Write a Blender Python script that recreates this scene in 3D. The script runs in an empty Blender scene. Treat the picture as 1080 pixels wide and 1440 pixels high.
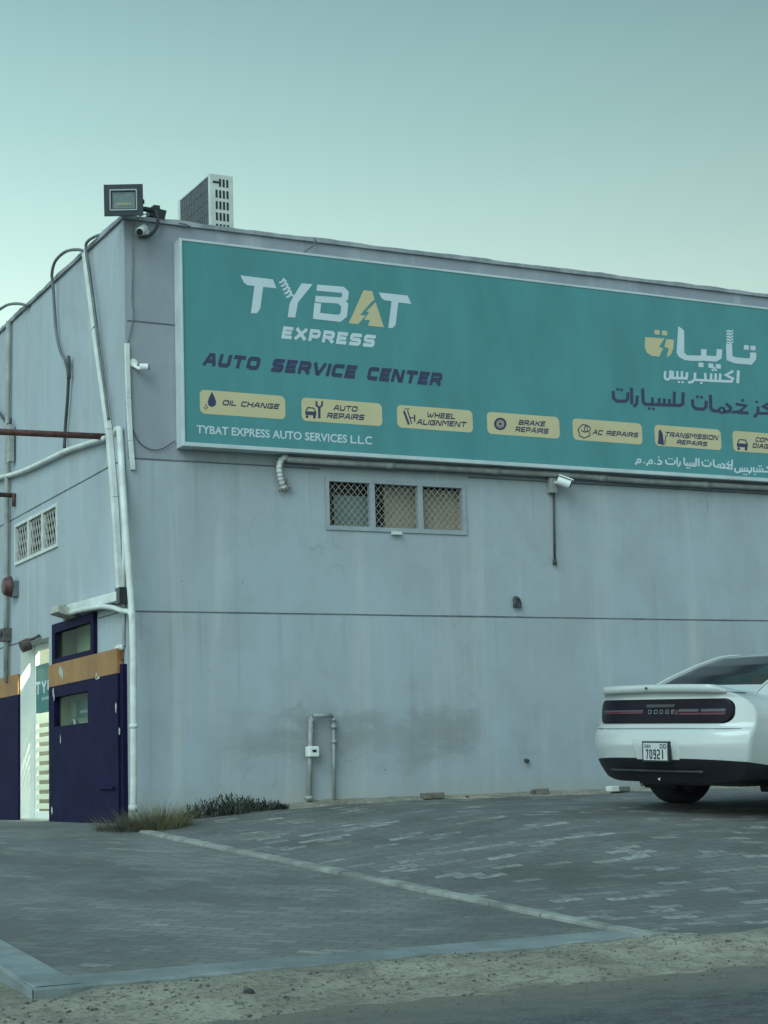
import bpy, bmesh, math, random
import numpy as np
from mathutils import Vector, Matrix
R = math.radians
scene = bpy.context.scene
COL = scene.collection
random.seed(7)
rng = np.random.default_rng(7)

# ------------------------------------------------------------------ camera
F_PX, PITCH, ROLL, YAW = 2432.294, 0.1510761, -0.0319883, 0.4755242
CAM = np.array([-5.6402, -16.6885, 0.322])
_fw = np.array([math.sin(YAW)*math.cos(PITCH), math.cos(YAW)*math.cos(PITCH), math.sin(PITCH)])
_rt = np.array([math.cos(YAW), -math.sin(YAW), 0.0])
_up = np.cross(_rt, _fw)
_r2 = _rt*math.cos(ROLL) + _up*math.sin(ROLL)
_u2 = -_rt*math.sin(ROLL) + _up*math.cos(ROLL)
cd = bpy.data.cameras.new('camera')
cam = bpy.data.objects.new('camera', cd)
COL.objects.link(cam)
cd.sensor_fit = 'HORIZONTAL'
cd.sensor_width = 36.0
cd.lens = F_PX/1080*36.0
cd.clip_start = 0.1
cd.clip_end = 5000
m = Matrix.Identity(4)
for i in range(3):
    m[i][0], m[i][1], m[i][2], m[i][3] = _r2[i], _u2[i], -_fw[i], CAM[i]
cam.matrix_world = m
scene.camera = cam

# ------------------------------------------------------------------ world, sun, exposure
def lin(r, g, b):
    f = lambda c: (c/255/12.92 if c/255 <= 0.04045 else ((c/255+0.055)/1.055)**2.4)
    return (f(r), f(g), f(b), 1.0)
SUN_EL, SUN_AZ = 38.0, 232.0          # azimuth clockwise from +y, where the light comes from
w = bpy.data.worlds.new('World')
scene.world = w
w.use_nodes = True
nt = w.node_tree
nt.nodes.clear()
N = nt.nodes.new
L = nt.links.new
out = N('ShaderNodeOutputWorld'); bg = N('ShaderNodeBackground')
sky = N('ShaderNodeTexSky')
sky.sky_type = 'NISHITA'
sky.sun_disc = False
sky.sun_elevation = R(SUN_EL)
sky.sun_rotation = R(SUN_AZ)
sky.dust_density = 4.0
tc = N('ShaderNodeTexCoord'); sx = N('ShaderNodeSeparateXYZ')
L(tc.outputs['Generated'], sx.inputs[0])
ramp = N('ShaderNodeValToRGB')
els = ramp.color_ramp.elements
els[0].position = 0.0; els[0].color = lin(206, 246, 242)
els[1].position = 1.0; els[1].color = lin(112, 160, 178)
for p, c in ((0.25, (215, 247, 234)), (0.30, (192, 228, 220)), (0.36, (166, 206, 202)), (0.43, (141, 180, 182))):
    e = els.new(p); e.color = lin(*c)
L(sx.outputs['Z'], ramp.inputs[0])
# brighter towards the glow on the left
dot = N('ShaderNodeVectorMath'); dot.operation = 'DOT_PRODUCT'
L(tc.outputs['Generated'], dot.inputs[0]); dot.inputs[1].default_value = (-0.93, 0.36, 0.0)
mr = N('ShaderNodeMapRange'); mr.inputs['From Min'].default_value = -0.5; mr.inputs['From Max'].default_value = 0.35
mr.inputs['To Min'].default_value = 0.63; mr.inputs['To Max'].default_value = 1.25
L(dot.outputs['Value'], mr.inputs['Value'])
dot2 = N('ShaderNodeVectorMath'); dot2.operation = 'DOT_PRODUCT'
L(tc.outputs['Generated'], dot2.inputs[0]); dot2.inputs[1].default_value = (-0.35, -0.94, 0.0)
mr2 = N('ShaderNodeMapRange'); mr2.inputs['From Min'].default_value = -0.15; mr2.inputs['From Max'].default_value = 0.9
mr2.inputs['To Min'].default_value = 1.0; mr2.inputs['To Max'].default_value = 1.6
L(dot2.outputs['Value'], mr2.inputs['Value'])
mm2 = N('ShaderNodeMath'); mm2.operation = 'MULTIPLY'; L(mr.outputs[0], mm2.inputs[0]); L(mr2.outputs[0], mm2.inputs[1])
mul = N('ShaderNodeVectorMath'); mul.operation = 'SCALE'
L(ramp.outputs[0], mul.inputs[0])
m8 = N('ShaderNodeMath'); m8.operation = 'MULTIPLY'; m8.inputs[1].default_value = 1/0.12
L(mm2.outputs[0], m8.inputs[0]); L(m8.outputs[0], mul.inputs['Scale'])
mix = N('ShaderNodeMixRGB'); mix.inputs[0].default_value = 0.96
L(sky.outputs[0], mix.inputs[1]); L(mul.outputs[0], mix.inputs[2])
bg.inputs['Strength'].default_value = 0.12
L(mix.outputs[0], bg.inputs[0]); L(bg.outputs[0], out.inputs[0])

sd = bpy.data.lights.new('sun', 'SUN')
sd.energy = 1.58
sd.angle = R(40)
sd.color = (0.78, 1.0, 1.05)
sun = bpy.data.objects.new('sun', sd)
COL.objects.link(sun)
_sd = Vector((math.sin(R(SUN_AZ))*math.cos(R(SUN_EL)), math.cos(R(SUN_AZ))*math.cos(R(SUN_EL)), math.sin(R(SUN_EL))))
sun.rotation_euler = _sd.to_track_quat('Z', 'Y').to_euler()
sun.location = _sd*60

scene.view_settings.view_transform = 'Standard'
scene.view_settings.look = 'None'
scene.view_settings.exposure = 0.1
scene.view_settings.gamma = 1.0
scene.render.engine = 'CYCLES'
scene.cycles.max_bounces = 8
scene.cycles.transparent_max_bounces = 12
scene.cycles.use_denoising = True

# ------------------------------------------------------------------ measuring helpers: a point of the photograph on a known plane
def ray(px, py):
    return _fw + _r2*(px-540)/F_PX - _u2*(py-720)/F_PX
def front(px, py, y=0.0):
    d = ray(px, py); return CAM + d*(y-CAM[1])/d[1]
def side(px, py, x=0.0):
    d = ray(px, py); return CAM + d*(x-CAM[0])/d[0]
def on_ground(px, py, fz):
    d = ray(px, py); lo, hi = 1.0, 60.0
    for _ in range(60):
        mid = (lo+hi)/2; q = CAM + mid*d
        if q[2] > fz(q[0], q[1]): lo = mid
        else: hi = mid
    return CAM + lo*d

# ------------------------------------------------------------------ mesh helpers
class MB:
    def __init__(self): self.v = []; self.f = []
    def add(self, vs, fs):
        o = len(self.v); self.v += [tuple(map(float, p)) for p in vs]; self.f += [tuple(i+o for i in q) for q in fs]; return self
    def box(self, lo, hi):
        x0, y0, z0 = lo; x1, y1, z1 = hi
        return self.add([(x0,y0,z0),(x1,y0,z0),(x1,y1,z0),(x0,y1,z0),(x0,y0,z1),(x1,y0,z1),(x1,y1,z1),(x0,y1,z1)],
                        [(0,3,2,1),(4,5,6,7),(0,1,5,4),(1,2,6,5),(2,3,7,6),(3,0,4,7)])
    def obox(self, c, ax, ay, az):
        c, ax, ay, az = map(np.asarray, (c, ax, ay, az))
        vs = [c+sx*ax+sy*ay+sz*az for sz in (-1,1) for sx, sy in ((-1,-1),(1,-1),(1,1),(-1,1))]
        return self.add(vs, [(0,3,2,1),(4,5,6,7),(0,1,5,4),(1,2,6,5),(2,3,7,6),(3,0,4,7)])
    def tube(self, pts, r, n=8, caps=True):
        P = [np.array(p, float) for p in pts]
        rr = r if hasattr(r, '__len__') else [r]*len(P)
        T = []
        for i in range(len(P)):
            t = P[min(i+1, len(P)-1)] - P[max(i-1, 0)]
            T.append(t/(np.linalg.norm(t)+1e-12))
        a = np.array([0,0,1.0]) if abs(T[0][2]) < 0.9 else np.array([1.0,0,0])
        u = np.cross(T[0], a); u /= np.linalg.norm(u)
        vs = []; fs = []
        for i, p in enumerate(P):
            u = u - T[i]*(u@T[i]); u /= np.linalg.norm(u); v = np.cross(T[i], u)
            for k in range(n):
                an = 2*math.pi*k/n
                vs.append(p + rr[i]*(math.cos(an)*u + math.sin(an)*v))
        for i in range(len(P)-1):
            for k in range(n):
                fs.append((i*n+k, i*n+(k+1)%n, (i+1)*n+(k+1)%n, (i+1)*n+k))
        if caps:
            fs.append(tuple(range(n-1, -1, -1))); fs.append(tuple((len(P)-1)*n+k for k in range(n)))
        return self.add(vs, fs)
    def grid(self, fn, us, vs_):
        nu, nv = len(us), len(vs_)
        pts = [fn(u, v) for u in us for v in vs_]
        fs = [(i*nv+j, (i+1)*nv+j, (i+1)*nv+j+1, i*nv+j+1) for i in range(nu-1) for j in range(nv-1)]
        return self.add(pts, fs)

def catmull(pts, k=6):
    P = [np.array(p, float) for p in pts]; o = []
    for i in range(len(P)-1):
        p0, p1, p2, p3 = P[max(i-1,0)], P[i], P[i+1], P[min(i+2,len(P)-1)]
        for j in range(k):
            t = j/k
            o.append(0.5*((2*p1)+(-p0+p2)*t+(2*p0-5*p1+4*p2-p3)*t*t+(-p0+3*p1-3*p2+p3)*t**3))
    o.append(P[-1]); return o

def root_of(o):
    while o.parent is not None: o = o.parent
    return o
def mesh_of(name, mb, mat, off=(0,0,0), smooth=False):
    me = bpy.data.meshes.new(name)
    me.from_pydata([(p[0]-off[0], p[1]-off[1], p[2]-off[2]) for p in mb.v], [], mb.f)
    me.materials.append(mat)
    if smooth:
        me.polygons.foreach_set('use_smooth', [True]*len(me.polygons))
    me.update()
    return me
def recalc(me):
    b = bmesh.new(); b.from_mesh(me); bmesh.ops.remove_doubles(b, verts=b.verts, dist=1e-6); bmesh.ops.recalc_face_normals(b, faces=b.faces); b.to_mesh(me); b.free()
def bevel(o, wdt=0.01, seg=2):
    md = o.modifiers.new('bevel', 'BEVEL'); md.width = wdt; md.segments = seg; md.limit_method = 'ANGLE'; md.angle_limit = R(40)
    return o
def thing(name, label, cat, loc, group=None):
    o = bpy.data.objects.new(name, None); COL.objects.link(o)
    o.location = tuple(map(float, loc)); o.empty_display_size = 0.2
    o['label'] = label; o['category'] = cat
    if group: o['group'] = group
    return o
def part(name, mb, mat, parent, smooth=False, local=False, label=None, fix=True):
    off = (0,0,0) if local else tuple(root_of(parent).location)
    me = mesh_of(name, mb, mat, off, smooth)
    if fix: recalc(me)
    o = bpy.data.objects.new(name, me); COL.objects.link(o); o.parent = parent
    if label: o['label'] = label
    return o
def single(name, mb, mat, label, cat, group=None, smooth=False, kind=None, fix=True):
    a = np.array(mb.v); c = (a.min(0)+a.max(0))/2; c[2] = a[:,2].min()
    me = mesh_of(name, mb, mat, c, smooth)
    if fix: recalc(me)
    o = bpy.data.objects.new(name, me); COL.objects.link(o); o.location = tuple(map(float, c))
    o['label'] = label; o['category'] = cat
    if group: o['group'] = group
    if kind: o['kind'] = kind
    return o
def struct(name, mb, mat, smooth=False, kind='structure', label=None, cat=None):
    me = mesh_of(name, mb, mat, (0,0,0), smooth)
    o = bpy.data.objects.new(name, me); COL.objects.link(o); o['kind'] = kind
    if label: o['label'] = label
    if cat: o['category'] = cat
    return o

# ------------------------------------------------------------------ materials
def new_mat(name):
    mt = bpy.data.materials.new(name); mt.use_nodes = True
    t = mt.node_tree; b = t.nodes['Principled BSDF']
    return mt, t, b
def noise(t, scale, detail=4, rough=0.6, vec=None, dist=0.0):
    n = t.nodes.new('ShaderNodeTexNoise'); n.inputs['Scale'].default_value = scale; n.inputs['Detail'].default_value = detail
    n.inputs['Roughness'].default_value = rough; n.inputs['Distortion'].default_value = dist
    if vec is not None: t.links.new(vec, n.inputs['Vector'])
    return n.outputs['Fac']
def pos(t, scale=(1,1,1), obj=False):
    mp = t.nodes.new('ShaderNodeMapping'); mp.inputs['Scale'].default_value = scale
    if obj:
        c = t.nodes.new('ShaderNodeTexCoord'); t.links.new(c.outputs['Object'], mp.inputs['Vector'])
    else:
        g = t.nodes.new('ShaderNodeNewGeometry'); t.links.new(g.outputs['Position'], mp.inputs['Vector'])
    return mp.outputs['Vector']
def rmap(t, v, a, b, c=0.0, d=1.0, smooth=True):
    n = t.nodes.new('ShaderNodeMapRange'); n.interpolation_type = 'SMOOTHSTEP' if smooth else 'LINEAR'
    n.inputs['From Min'].default_value = a; n.inputs['From Max'].default_value = b
    n.inputs['To Min'].default_value = c; n.inputs['To Max'].default_value = d
    t.links.new(v, n.inputs['Value']); return n.outputs['Result']
def mixc(t, fac, a, b, mode='MIX'):
    n = t.nodes.new('ShaderNodeMixRGB'); n.blend_type = mode
    for s, x in ((0, fac), (1, a), (2, b)):
        if isinstance(x, (int, float)): n.inputs[s].default_value = x
        elif isinstance(x, tuple): n.inputs[s].default_value = x if len(x) == 4 else (*x, 1)
        else: t.links.new(x, n.inputs[s])
    return n.outputs[0]
def mth(t, op, a, b=0.0):
    n = t.nodes.new('ShaderNodeMath'); n.operation = op
    for s, x in ((0, a), (1, b)):
        if isinstance(x, (int, float)): n.inputs[s].default_value = x
        else: t.links.new(x, n.inputs[s])
    return n.outputs[0]
def bump(t, b, h, strength=0.3, dist=0.01):
    n = t.nodes.new('ShaderNodeBump'); n.inputs['Strength'].default_value = strength; n.inputs['Distance'].default_value = dist
    t.links.new(h, n.inputs['Height']); t.links.new(n.outputs[0], b.inputs['Normal'])
def M(name, c, rough=0.7, var=0.25, scale=6.0, metal=0.0, bmp=0.0, fine=60.0, spec=0.4, coat=0.0, stretch=(1,1,1)):
    mt, t, b = new_mat(name)
    v = pos(t, stretch)
    f = rmap(t, noise(t, scale, 5, 0.65, v), 0.3, 0.7)
    lo = tuple(x*(1-var) for x in c); hi = tuple(min(1, x*(1+var*0.6)) for x in c)
    b_in = mixc(t, f, lo, hi)
    t.links.new(b_in, b.inputs['Base Color'])
    b.inputs['Roughness'].default_value = rough; b.inputs['Metallic'].default_value = metal
    b.inputs['Specular IOR Level'].default_value = spec; b.inputs['Coat Weight'].default_value = coat
    b.inputs['Coat Roughness'].default_value = 0.05
    if bmp: bump(t, b, noise(t, fine, 4, 0.6, v), bmp, 0.01)
    return mt
def glass_mat(name, tint=(0.75,0.85,0.82), refl=0.25):
    mt, t, b = new_mat(name)
    tr = t.nodes.new('ShaderNodeBsdfTransparent'); tr.inputs[0].default_value = (*tint, 1)
    gl = t.nodes.new('ShaderNodeBsdfGlossy'); gl.inputs['Roughness'].default_value = 0.03
    fr = t.nodes.new('ShaderNodeLayerWeight'); fr.inputs[0].default_value = 0.5
    mx = t.nodes.new('ShaderNodeMixShader')
    fr_o = mth(t, 'ADD', 0.02, mth(t, 'MULTIPLY', mth(t, 'POWER', fr.outputs['Facing'], 4.0), refl*0.4))
    t.links.new(fr_o, mx.inputs[0]); t.links.new(tr.outputs[0], mx.inputs[1]); t.links.new(gl.outputs[0], mx.inputs[2])
    t.links.new(mx.outputs[0], t.nodes['Material Output'].inputs[0])
    return mt

def wall_material():
    mt, t, b = new_mat('painted_wall')
    g = t.nodes.new('ShaderNodeNewGeometry'); s = t.nodes.new('ShaderNodeSeparateXYZ'); t.links.new(g.outputs['Position'], s.inputs[0])
    X, Y, Z = s.outputs
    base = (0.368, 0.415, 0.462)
    up = (0.262, 0.268, 0.315)  # shade on the upper front wall, painted in as a darker bluish tone
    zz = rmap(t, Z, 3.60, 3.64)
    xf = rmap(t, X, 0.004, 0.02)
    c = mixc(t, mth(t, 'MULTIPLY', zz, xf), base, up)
    patch = noise(t, 0.9, 8, 0.68, pos(t, (1, 1, 0.8)), 0.3)
    c = mixc(t, rmap(t, patch, 0.36, 0.66, 0.0, 0.75), c, (0.318, 0.340, 0.362))
    # rain streaks running down the paint
    st = noise(t, 1.0, 6, 0.62, pos(t, (3.2, 3.2, 0.22)), 0.4)
    c = mixc(t, rmap(t, st, 0.5, 0.76, 0.0, 0.5), c, (0.50, 0.505, 0.50))
    st2 = mth(t, 'ADD', noise(t, 1.0, 5, 0.62, pos(t, (7.0, 7.0, 0.35)), 0.3), rmap(t, noise(t, 0.55, 4, 0.6, pos(t)), 0.3, 0.7, -0.12, 0.08))
    c = mixc(t, rmap(t, st2, 0.55, 0.78, 0.0, 0.35), c, (0.275, 0.282, 0.292))
    # splash-back stain, a smeared band along the foot of the wall
    nb = noise(t, 1.5, 8, 0.74, pos(t, (1.0, 1.0, 2.2)), 0.5)
    zb = mth(t, 'ADD', Z, rmap(t, nb, 0, 1, -0.75, 0.75, False))
    band = mth(t, 'MULTIPLY', rmap(t, zb, 0.30, 0.72), rmap(t, zb, 1.22, 0.80))
    xn = mth(t, 'ADD', X, rmap(t, noise(t, 0.8, 6, 0.7, pos(t)), 0, 1, -1.6, 1.6, False)); xb = mth(t, 'MULTIPLY', rmap(t, xn, 0.2, 1.6), rmap(t, xn, 8.0, 3.8))
    hole = rmap(t, noise(t, 0.9, 3, 0.5, pos(t, (1, 1, 0.6))), 0.40, 0.6)
    band = mth(t, 'MULTIPLY', mth(t, 'MULTIPLY', band, xb), hole)
    c = mixc(t, mth(t, 'MULTIPLY', band, 0.5), c, (0.205, 0.21, 0.205))
    # drips starting under the joints and the sign
    dn = rmap(t, noise(t, 1.0, 5, 0.65, pos(t, (11.0, 11.0, 0.12)), 0.2), 0.53, 0.68)
    for z0, ln_ in ((2.045, 0.9), (3.62, 1.1), (6.1, 0.8)):
        dz = mth(t, 'SUBTRACT', z0, Z)
        dm = mth(t, 'MULTIPLY', rmap(t, dz, 0.0, 0.02), rmap(t, mth(t, 'ADD', dz, rmap(t, noise(t, 3.0, 3, 0.5, pos(t, (3, 3, 0.01))), 0.3, 0.7, -0.4, 0.4, False)), ln_, 0.05))
        c = mixc(t, mth(t, 'MULTIPLY', mth(t, 'MULTIPLY', dm, dn), 0.28), c, (0.235, 0.245, 0.252))
    # hairline cracks in the render
    vc = t.nodes.new('ShaderNodeTexVoronoi'); vc.feature = 'DISTANCE_TO_EDGE'; vc.inputs['Scale'].default_value = 0.8
    wv = t.nodes.new('ShaderNodeVectorMath'); wv.operation = 'ADD'
    nz = t.nodes.new('ShaderNodeTexNoise'); nz.inputs['Scale'].default_value = 2.5; nz.inputs['Detail'].default_value = 6; t.links.new(pos(t), nz.inputs['Vector'])
    t.links.new(pos(t), wv.inputs[0]); t.links.new(nz.outputs['Color'], wv.inputs[1]); t.links.new(wv.outputs[0], vc.inputs['Vector'])
    ck = mth(t, 'MULTIPLY', rmap(t, vc.outputs['Distance'], 0.006, 0.001), rmap(t, noise(t, 0.9, 3, 0.5, pos(t)), 0.50, 0.6))
    c = mixc(t, mth(t, 'MULTIPLY', ck, 0.28), c, (0.17, 0.18, 0.19))
    # dusty foot
    foot = rmap(t, mth(t, 'ADD', Z, rmap(t, noise(t, 4, 5, 0.7, pos(t)), 0, 1, -0.2, 0.2, False)), 0.34, 0.02)
    c = mixc(t, mth(t, 'MULTIPLY', foot, 0.55), c, (0.36, 0.345, 0.31))
    # small chips
    v = t.nodes.new('ShaderNodeTexVoronoi'); v.inputs['Scale'].default_value = 7.0; t.links.new(pos(t), v.inputs['Vector'])
    chip = mth(t, 'MULTIPLY', rmap(t, v.outputs['Distance'], 0.085, 0.05), rmap(t, noise(t, 1.1, 2, 0.5, pos(t)), 0.60, 0.66))
    c = mixc(t, mth(t, 'MULTIPLY', chip, 0.7), c, (0.09, 0.085, 0.085))
    t.links.new(c, b.inputs['Base Color'])
    b.inputs['Roughness'].default_value = 0.75
    b.inputs['Specular IOR Level'].default_value = 0.25
    h = mixc(t, 0.5, noise(t, 2.2, 4, 0.5, pos(t)), noise(t, 45, 5, 0.65, pos(t)))
    bump(t, b, h, 0.28, 0.02)
    return mt
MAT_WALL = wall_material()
MAT_JOINT = M('joint_sealant', (0.12, 0.13, 0.145), 0.85, 0.35, 5)
MAT_COPING = M('coping_render', (0.29, 0.305, 0.33), 0.85, 0.35, 3.0, bmp=0.4, fine=30)
MAT_ROOF = M('roof_screed', (0.30, 0.30, 0.28), 0.9, 0.2, 3)
MAT_DARK = M('dark_cavity', (0.012, 0.012, 0.015), 0.9, 0.2, 3)
MAT_WHITE_PVC = M('white_conduit', (0.60, 0.62, 0.60), 0.45, 0.18, 5, bmp=0.05)
MAT_GREY_PVC = M('grey_conduit', (0.30, 0.31, 0.30), 0.55, 0.25, 6)
MAT_CABLE = M('black_cable', (0.055, 0.06, 0.065), 0.6, 0.2, 8)
MAT_CABLE_GREY = M('weathered_cable', (0.13, 0.15, 0.155), 0.6, 0.25, 8)
MAT_RUST = M('rusty_steel', (0.12, 0.055, 0.05), 0.8, 0.4, 18, bmp=0.2)
MAT_ALU = M('window_aluminium', (0.31, 0.34, 0.37), 0.45, 0.12, 5)
MAT_WIRE = M('galvanised_wire', (0.40, 0.37, 0.34), 0.5, 0.15, 8)
MAT_PURPLE = M('navy_purple_paint', (0.009, 0.007, 0.038), 0.75, 0.25, 2.2, bmp=0.12, fine=25, spec=0.12)
MAT_ORANGE = M('ochre_paint', (0.31, 0.145, 0.045), 0.6, 0.22, 3.0, bmp=0.1)
MAT_CAMW = M('camera_housing', (0.72, 0.73, 0.71), 0.4, 0.06, 9)
MAT_BLACK = M('black_plastic', (0.02, 0.021, 0.024), 0.45, 0.15, 9)
MAT_LENS = M('dark_lens', (0.01, 0.01, 0.014), 0.08, 0.1, 9, spec=0.8)
MAT_TEAL = M('teal_sign_film', (0.072, 0.243, 0.260), 0.42, 0.10, 1.6, stretch=(1.6, 1, 0.5))
MAT_SWHITE = M('sign_white_film', (0.55, 0.61, 0.66), 0.45, 0.05, 2.0)
MAT_SCREAM = M('sign_cream_film', (0.56, 0.47, 0.285), 0.45, 0.05, 2.0)
MAT_SNAVY = M('sign_navy_film', (0.040, 0.042, 0.105), 0.45, 0.05, 2.0)
MAT_FRAME = M('sign_frame_paint', (0.50, 0.55, 0.57), 0.45, 0.12, 3.0)
MAT_GLASS = glass_mat('clear_glass')
MAT_ROOMW = M('room_white_paint', (0.62, 0.64, 0.58), 0.7, 0.05, 3)
MAT_ROOMG = M('room_olive_board', (0.20, 0.215, 0.15), 0.7, 0.08, 3)

# ------------------------------------------------------------------ ground
def lerp(x, xs, ys): return float(np.interp(x, xs, ys))
def kerb_x(y): return 0.353 + (y+8.276)*(-0.158-0.353)/(-1.045+8.276)
def ramp_z(x, y): return lerp(y, [-8.2, -0.2, 0.3], [-0.65, -0.086, -0.07])
def yard_z(x, y):
    zr = lerp(y, [-8.6, -8.2, -7.0, -5.5, -4.2, -3.2, -1.6, 0.0], [-0.69, -0.65, -0.49, -0.28, -0.115, -0.036, 0.012, 0.05])
    k = min(1.0, max(0.0, (x-kerb_x(y))/2.4))
    return zr*k + (ramp_z(x, y)-0.006)*(1-k)
def _h(x, y, s): return math.sin(x*1.7*s+y*2.3*s+0.3)*0.5 + math.sin(x*3.1*s-y*1.9*s+1.7)*0.3 + math.sin(x*5.3*s+y*6.1*s)*0.2
def sand_z(x, y):
    if y > -8.2:
        z = ramp_z(x, y) - 0.075
        if x < -3.2: z += 0.03*_h(x, y, 1.5) + 0.015
        elif x > kerb_x(y)+0.05: z = yard_z(x, y) - 0.08
    elif x > 0.20 and y > -8.75:
        z = lerp(y, [-8.75, -8.6, -8.35, -8.2], [-0.715, -0.665, -0.638, -0.70]) + 0.016*_h(x, y, 2.6)+0.008*_h(y, x, 7.0)
    else:
        z = lerp(y, [-60, -9.6, -9.15, -8.75, -8.5, -8.2], [-0.78, -0.775, -0.746, -0.704, -0.660, -0.648]) - 0.05*min(1.0, max(0.0, (-2.7-x)/0.5))*min(1.0, max(0.0, (y+8.9)/0.3)) + (0.016*_h(x, y, 2.0)+0.01*_h(y, x, 6.0))*lerp(y, [-9.3, -9.0, -8.3], [0, 1, 1])
    return z

def ground_material():
    mt, t, b = new_mat('dry_sand')
    f = noise(t, 2.2, 8, 0.68, pos(t)); f2 = noise(t, 26, 6, 0.7, pos(t))
    c = mixc(t, rmap(t, f, 0.3, 0.7), (0.215, 0.195, 0.15), (0.385, 0.35, 0.275))
    c = mixc(t, rmap(t, f2, 0.50, 0.66, 0, 0.85), c, (0.10, 0.095, 0.08)); c = mixc(t, rmap(t, noise(t, 7.0, 8, 0.75, pos(t, (0.6, 1.5, 1))), 0.5, 0.66, 0, 0.7), c, (0.13, 0.125, 0.105))
    t.links.new(c, b.inputs['Base Color']); b.inputs['Roughness'].default_value = 0.95
    bump(t, b, mixc(t, 0.45, f2, noise(t, 9, 7, 0.7, pos(t))), 0.9, 0.05)
    return mt
MAT_SAND = ground_material()
def asphalt_material():
    mt, t, b = new_mat('worn_asphalt')
    f = noise(t, 1.1, 6, 0.6, pos(t)); gr = noise(t, 55, 5, 0.8, pos(t))
    c = mixc(t, rmap(t, f, 0.3, 0.7), (0.072, 0.073, 0.075), (0.15, 0.15, 0.147))
    c = mixc(t, rmap(t, noise(t, 7.0, 7, 0.75, pos(t)), 0.42, 0.62, 0, 0.6), c, (0.19, 0.19, 0.185)); c = mixc(t, rmap(t, gr, 0.52, 0.66, 0, 0.8), c, (0.27, 0.265, 0.25))
    c = mixc(t, rmap(t, gr, 0.45, 0.28, 0, 0.6), c, (0.03, 0.03, 0.033))
    g = t.nodes.new('ShaderNodeNewGeometry'); s = t.nodes.new('ShaderNodeSeparateXYZ'); t.links.new(g.outputs['Position'], s.inputs[0])
    ed = mth(t, 'ADD', s.outputs['Y'], rmap(t, noise(t, 2.6, 9, 0.78, pos(t, (0.7, 1.8, 1))), 0, 1, -1.3, 1.3, False))
    c = mixc(t, rmap(t, ed, -10.1, -9.15, 0, 0.95), c, (0.22, 0.205, 0.165))
    t.links.new(c, b.inputs['Base Color']); b.inputs['Roughness'].default_value = 0.9
    bump(t, b, gr, 0.9, 0.03)
    return mt
MAT_ASPHALT = asphalt_material()
def paver_material(name, dark, light, bw, bh, rot, spread, patch_hi, dust):
    mt, t, b = new_mat(name)
    mp = t.nodes.new('ShaderNodeMapping'); mp.inputs['Rotation'].default_value = (0, 0, rot)
    g = t.nodes.new('ShaderNodeNewGeometry'); t.links.new(g.outputs['Position'], mp.inputs['Vector'])
    br = t.nodes.new('ShaderNodeTexBrick'); t.links.new(mp.outputs[0], br.inputs['Vector'])
    br.inputs['Scale'].default_value = 1.0; br.inputs['Brick Width'].default_value = bw; br.inputs['Row Height'].default_value = bh
    br.inputs['Mortar Size'].default_value = 0.006; br.inputs['Mortar Smooth'].default_value = 0.3; br.inputs['Bias'].default_value = -0.1
    br.inputs['Color1'].default_value = (0, 0, 0, 1); br.inputs['Color2'].default_value = (1, 1, 1, 1); br.inputs['Mortar'].default_value = (0.5, 0.5, 0.5, 1)
    v = br.outputs['Color']
    big = noise(t, 0.7, 6, 0.65, pos(t)); mid = noise(t, 5.0, 6, 0.7, pos(t))
    c = mixc(t, rmap(t, v, 0.0, 1.0, 0, 1, False), dark, tuple(d+(l-d)*spread for d, l in zip(dark, light)))
    c = mixc(t, rmap(t, big, 0.38, 0.66, 0, 0.75), c, tuple(d*0.58 for d in dark))
    # tops of single pavers show paler in patches
    hi = mth(t, 'MULTIPLY', rmap(t, v, 0.55, 1.0), rmap(t, mth(t, 'ADD', mth(t, 'MULTIPLY', noise(t, 14.0, 5, 0.7, pos(t)), 0.5), mth(t, 'MULTIPLY', noise(t, 1.5, 5, 0.65, pos(t)), 1.0)), patch_hi, patch_hi+0.16))
    hi = mth(t, 'MULTIPLY', hi, rmap(t, noise(t, 22.0, 5, 0.7, pos(t, (0.7, 1.6, 1))), 0.36, 0.58))
    c = mixc(t, hi, c, light)
    c = mixc(t, rmap(t, noise(t, 2.6, 8, 0.75, pos(t, (1, 2.2, 1))), 0.5, 0.75, 0, dust), c, (0.20, 0.19, 0.16))
    oil = mth(t, 'MULTIPLY', rmap(t, noise(t, 0.75, 7, 0.72, pos(t), 0.6), 0.56, 0.66), 0.45)
    c = mixc(t, oil, c, tuple(d*0.5 for d in dark))
    grit = noise(t, 60, 4, 0.7, pos(t))
    c = mixc(t, rmap(t, grit, 0.6, 0.78, 0, 0.5), c, light)
    c = mixc(t, mth(t, 'MULTIPLY', br.outputs['Fac'], 0.7), c, tuple(d*0.55 for d in dark))
    t.links.new(c, b.inputs['Base Color']); b.inputs['Roughness'].default_value = 0.82; b.inputs['Specular IOR Level'].default_value = 0.35
    hgt = mixc(t, 0.25, mth(t, 'SUBTRACT', 1.0, br.outputs['Fac']), grit)
    hgt = mixc(t, 0.4, hgt, v); hgt = mixc(t, 0.35, hgt, noise(t, 2.2, 5, 0.6, pos(t)))
    bump(t, b, hgt, 0.7, 0.02)
    return mt
MAT_YARD = paver_material('yard_pavers', (0.140, 0.140, 0.134), (0.38, 0.38, 0.35), 0.24, 0.12, R(6), 0.16, 0.655, 0.4)
MAT_RAMP = paver_material('driveway_pavers', (0.155, 0.155, 0.148), (0.32, 0.32, 0.29), 0.21, 0.105, R(45), 0.35, 0.78, 0.4)
MAT_KERB = M('kerb_concrete', (0.26, 0.262, 0.245), 0.85, 0.4, 3.0, bmp=0.5, fine=40)
MAT_EDGE = M('driveway_edging', (0.20, 0.225, 0.225), 0.8, 0.3, 2.2, bmp=0.35, fine=35)

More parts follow.
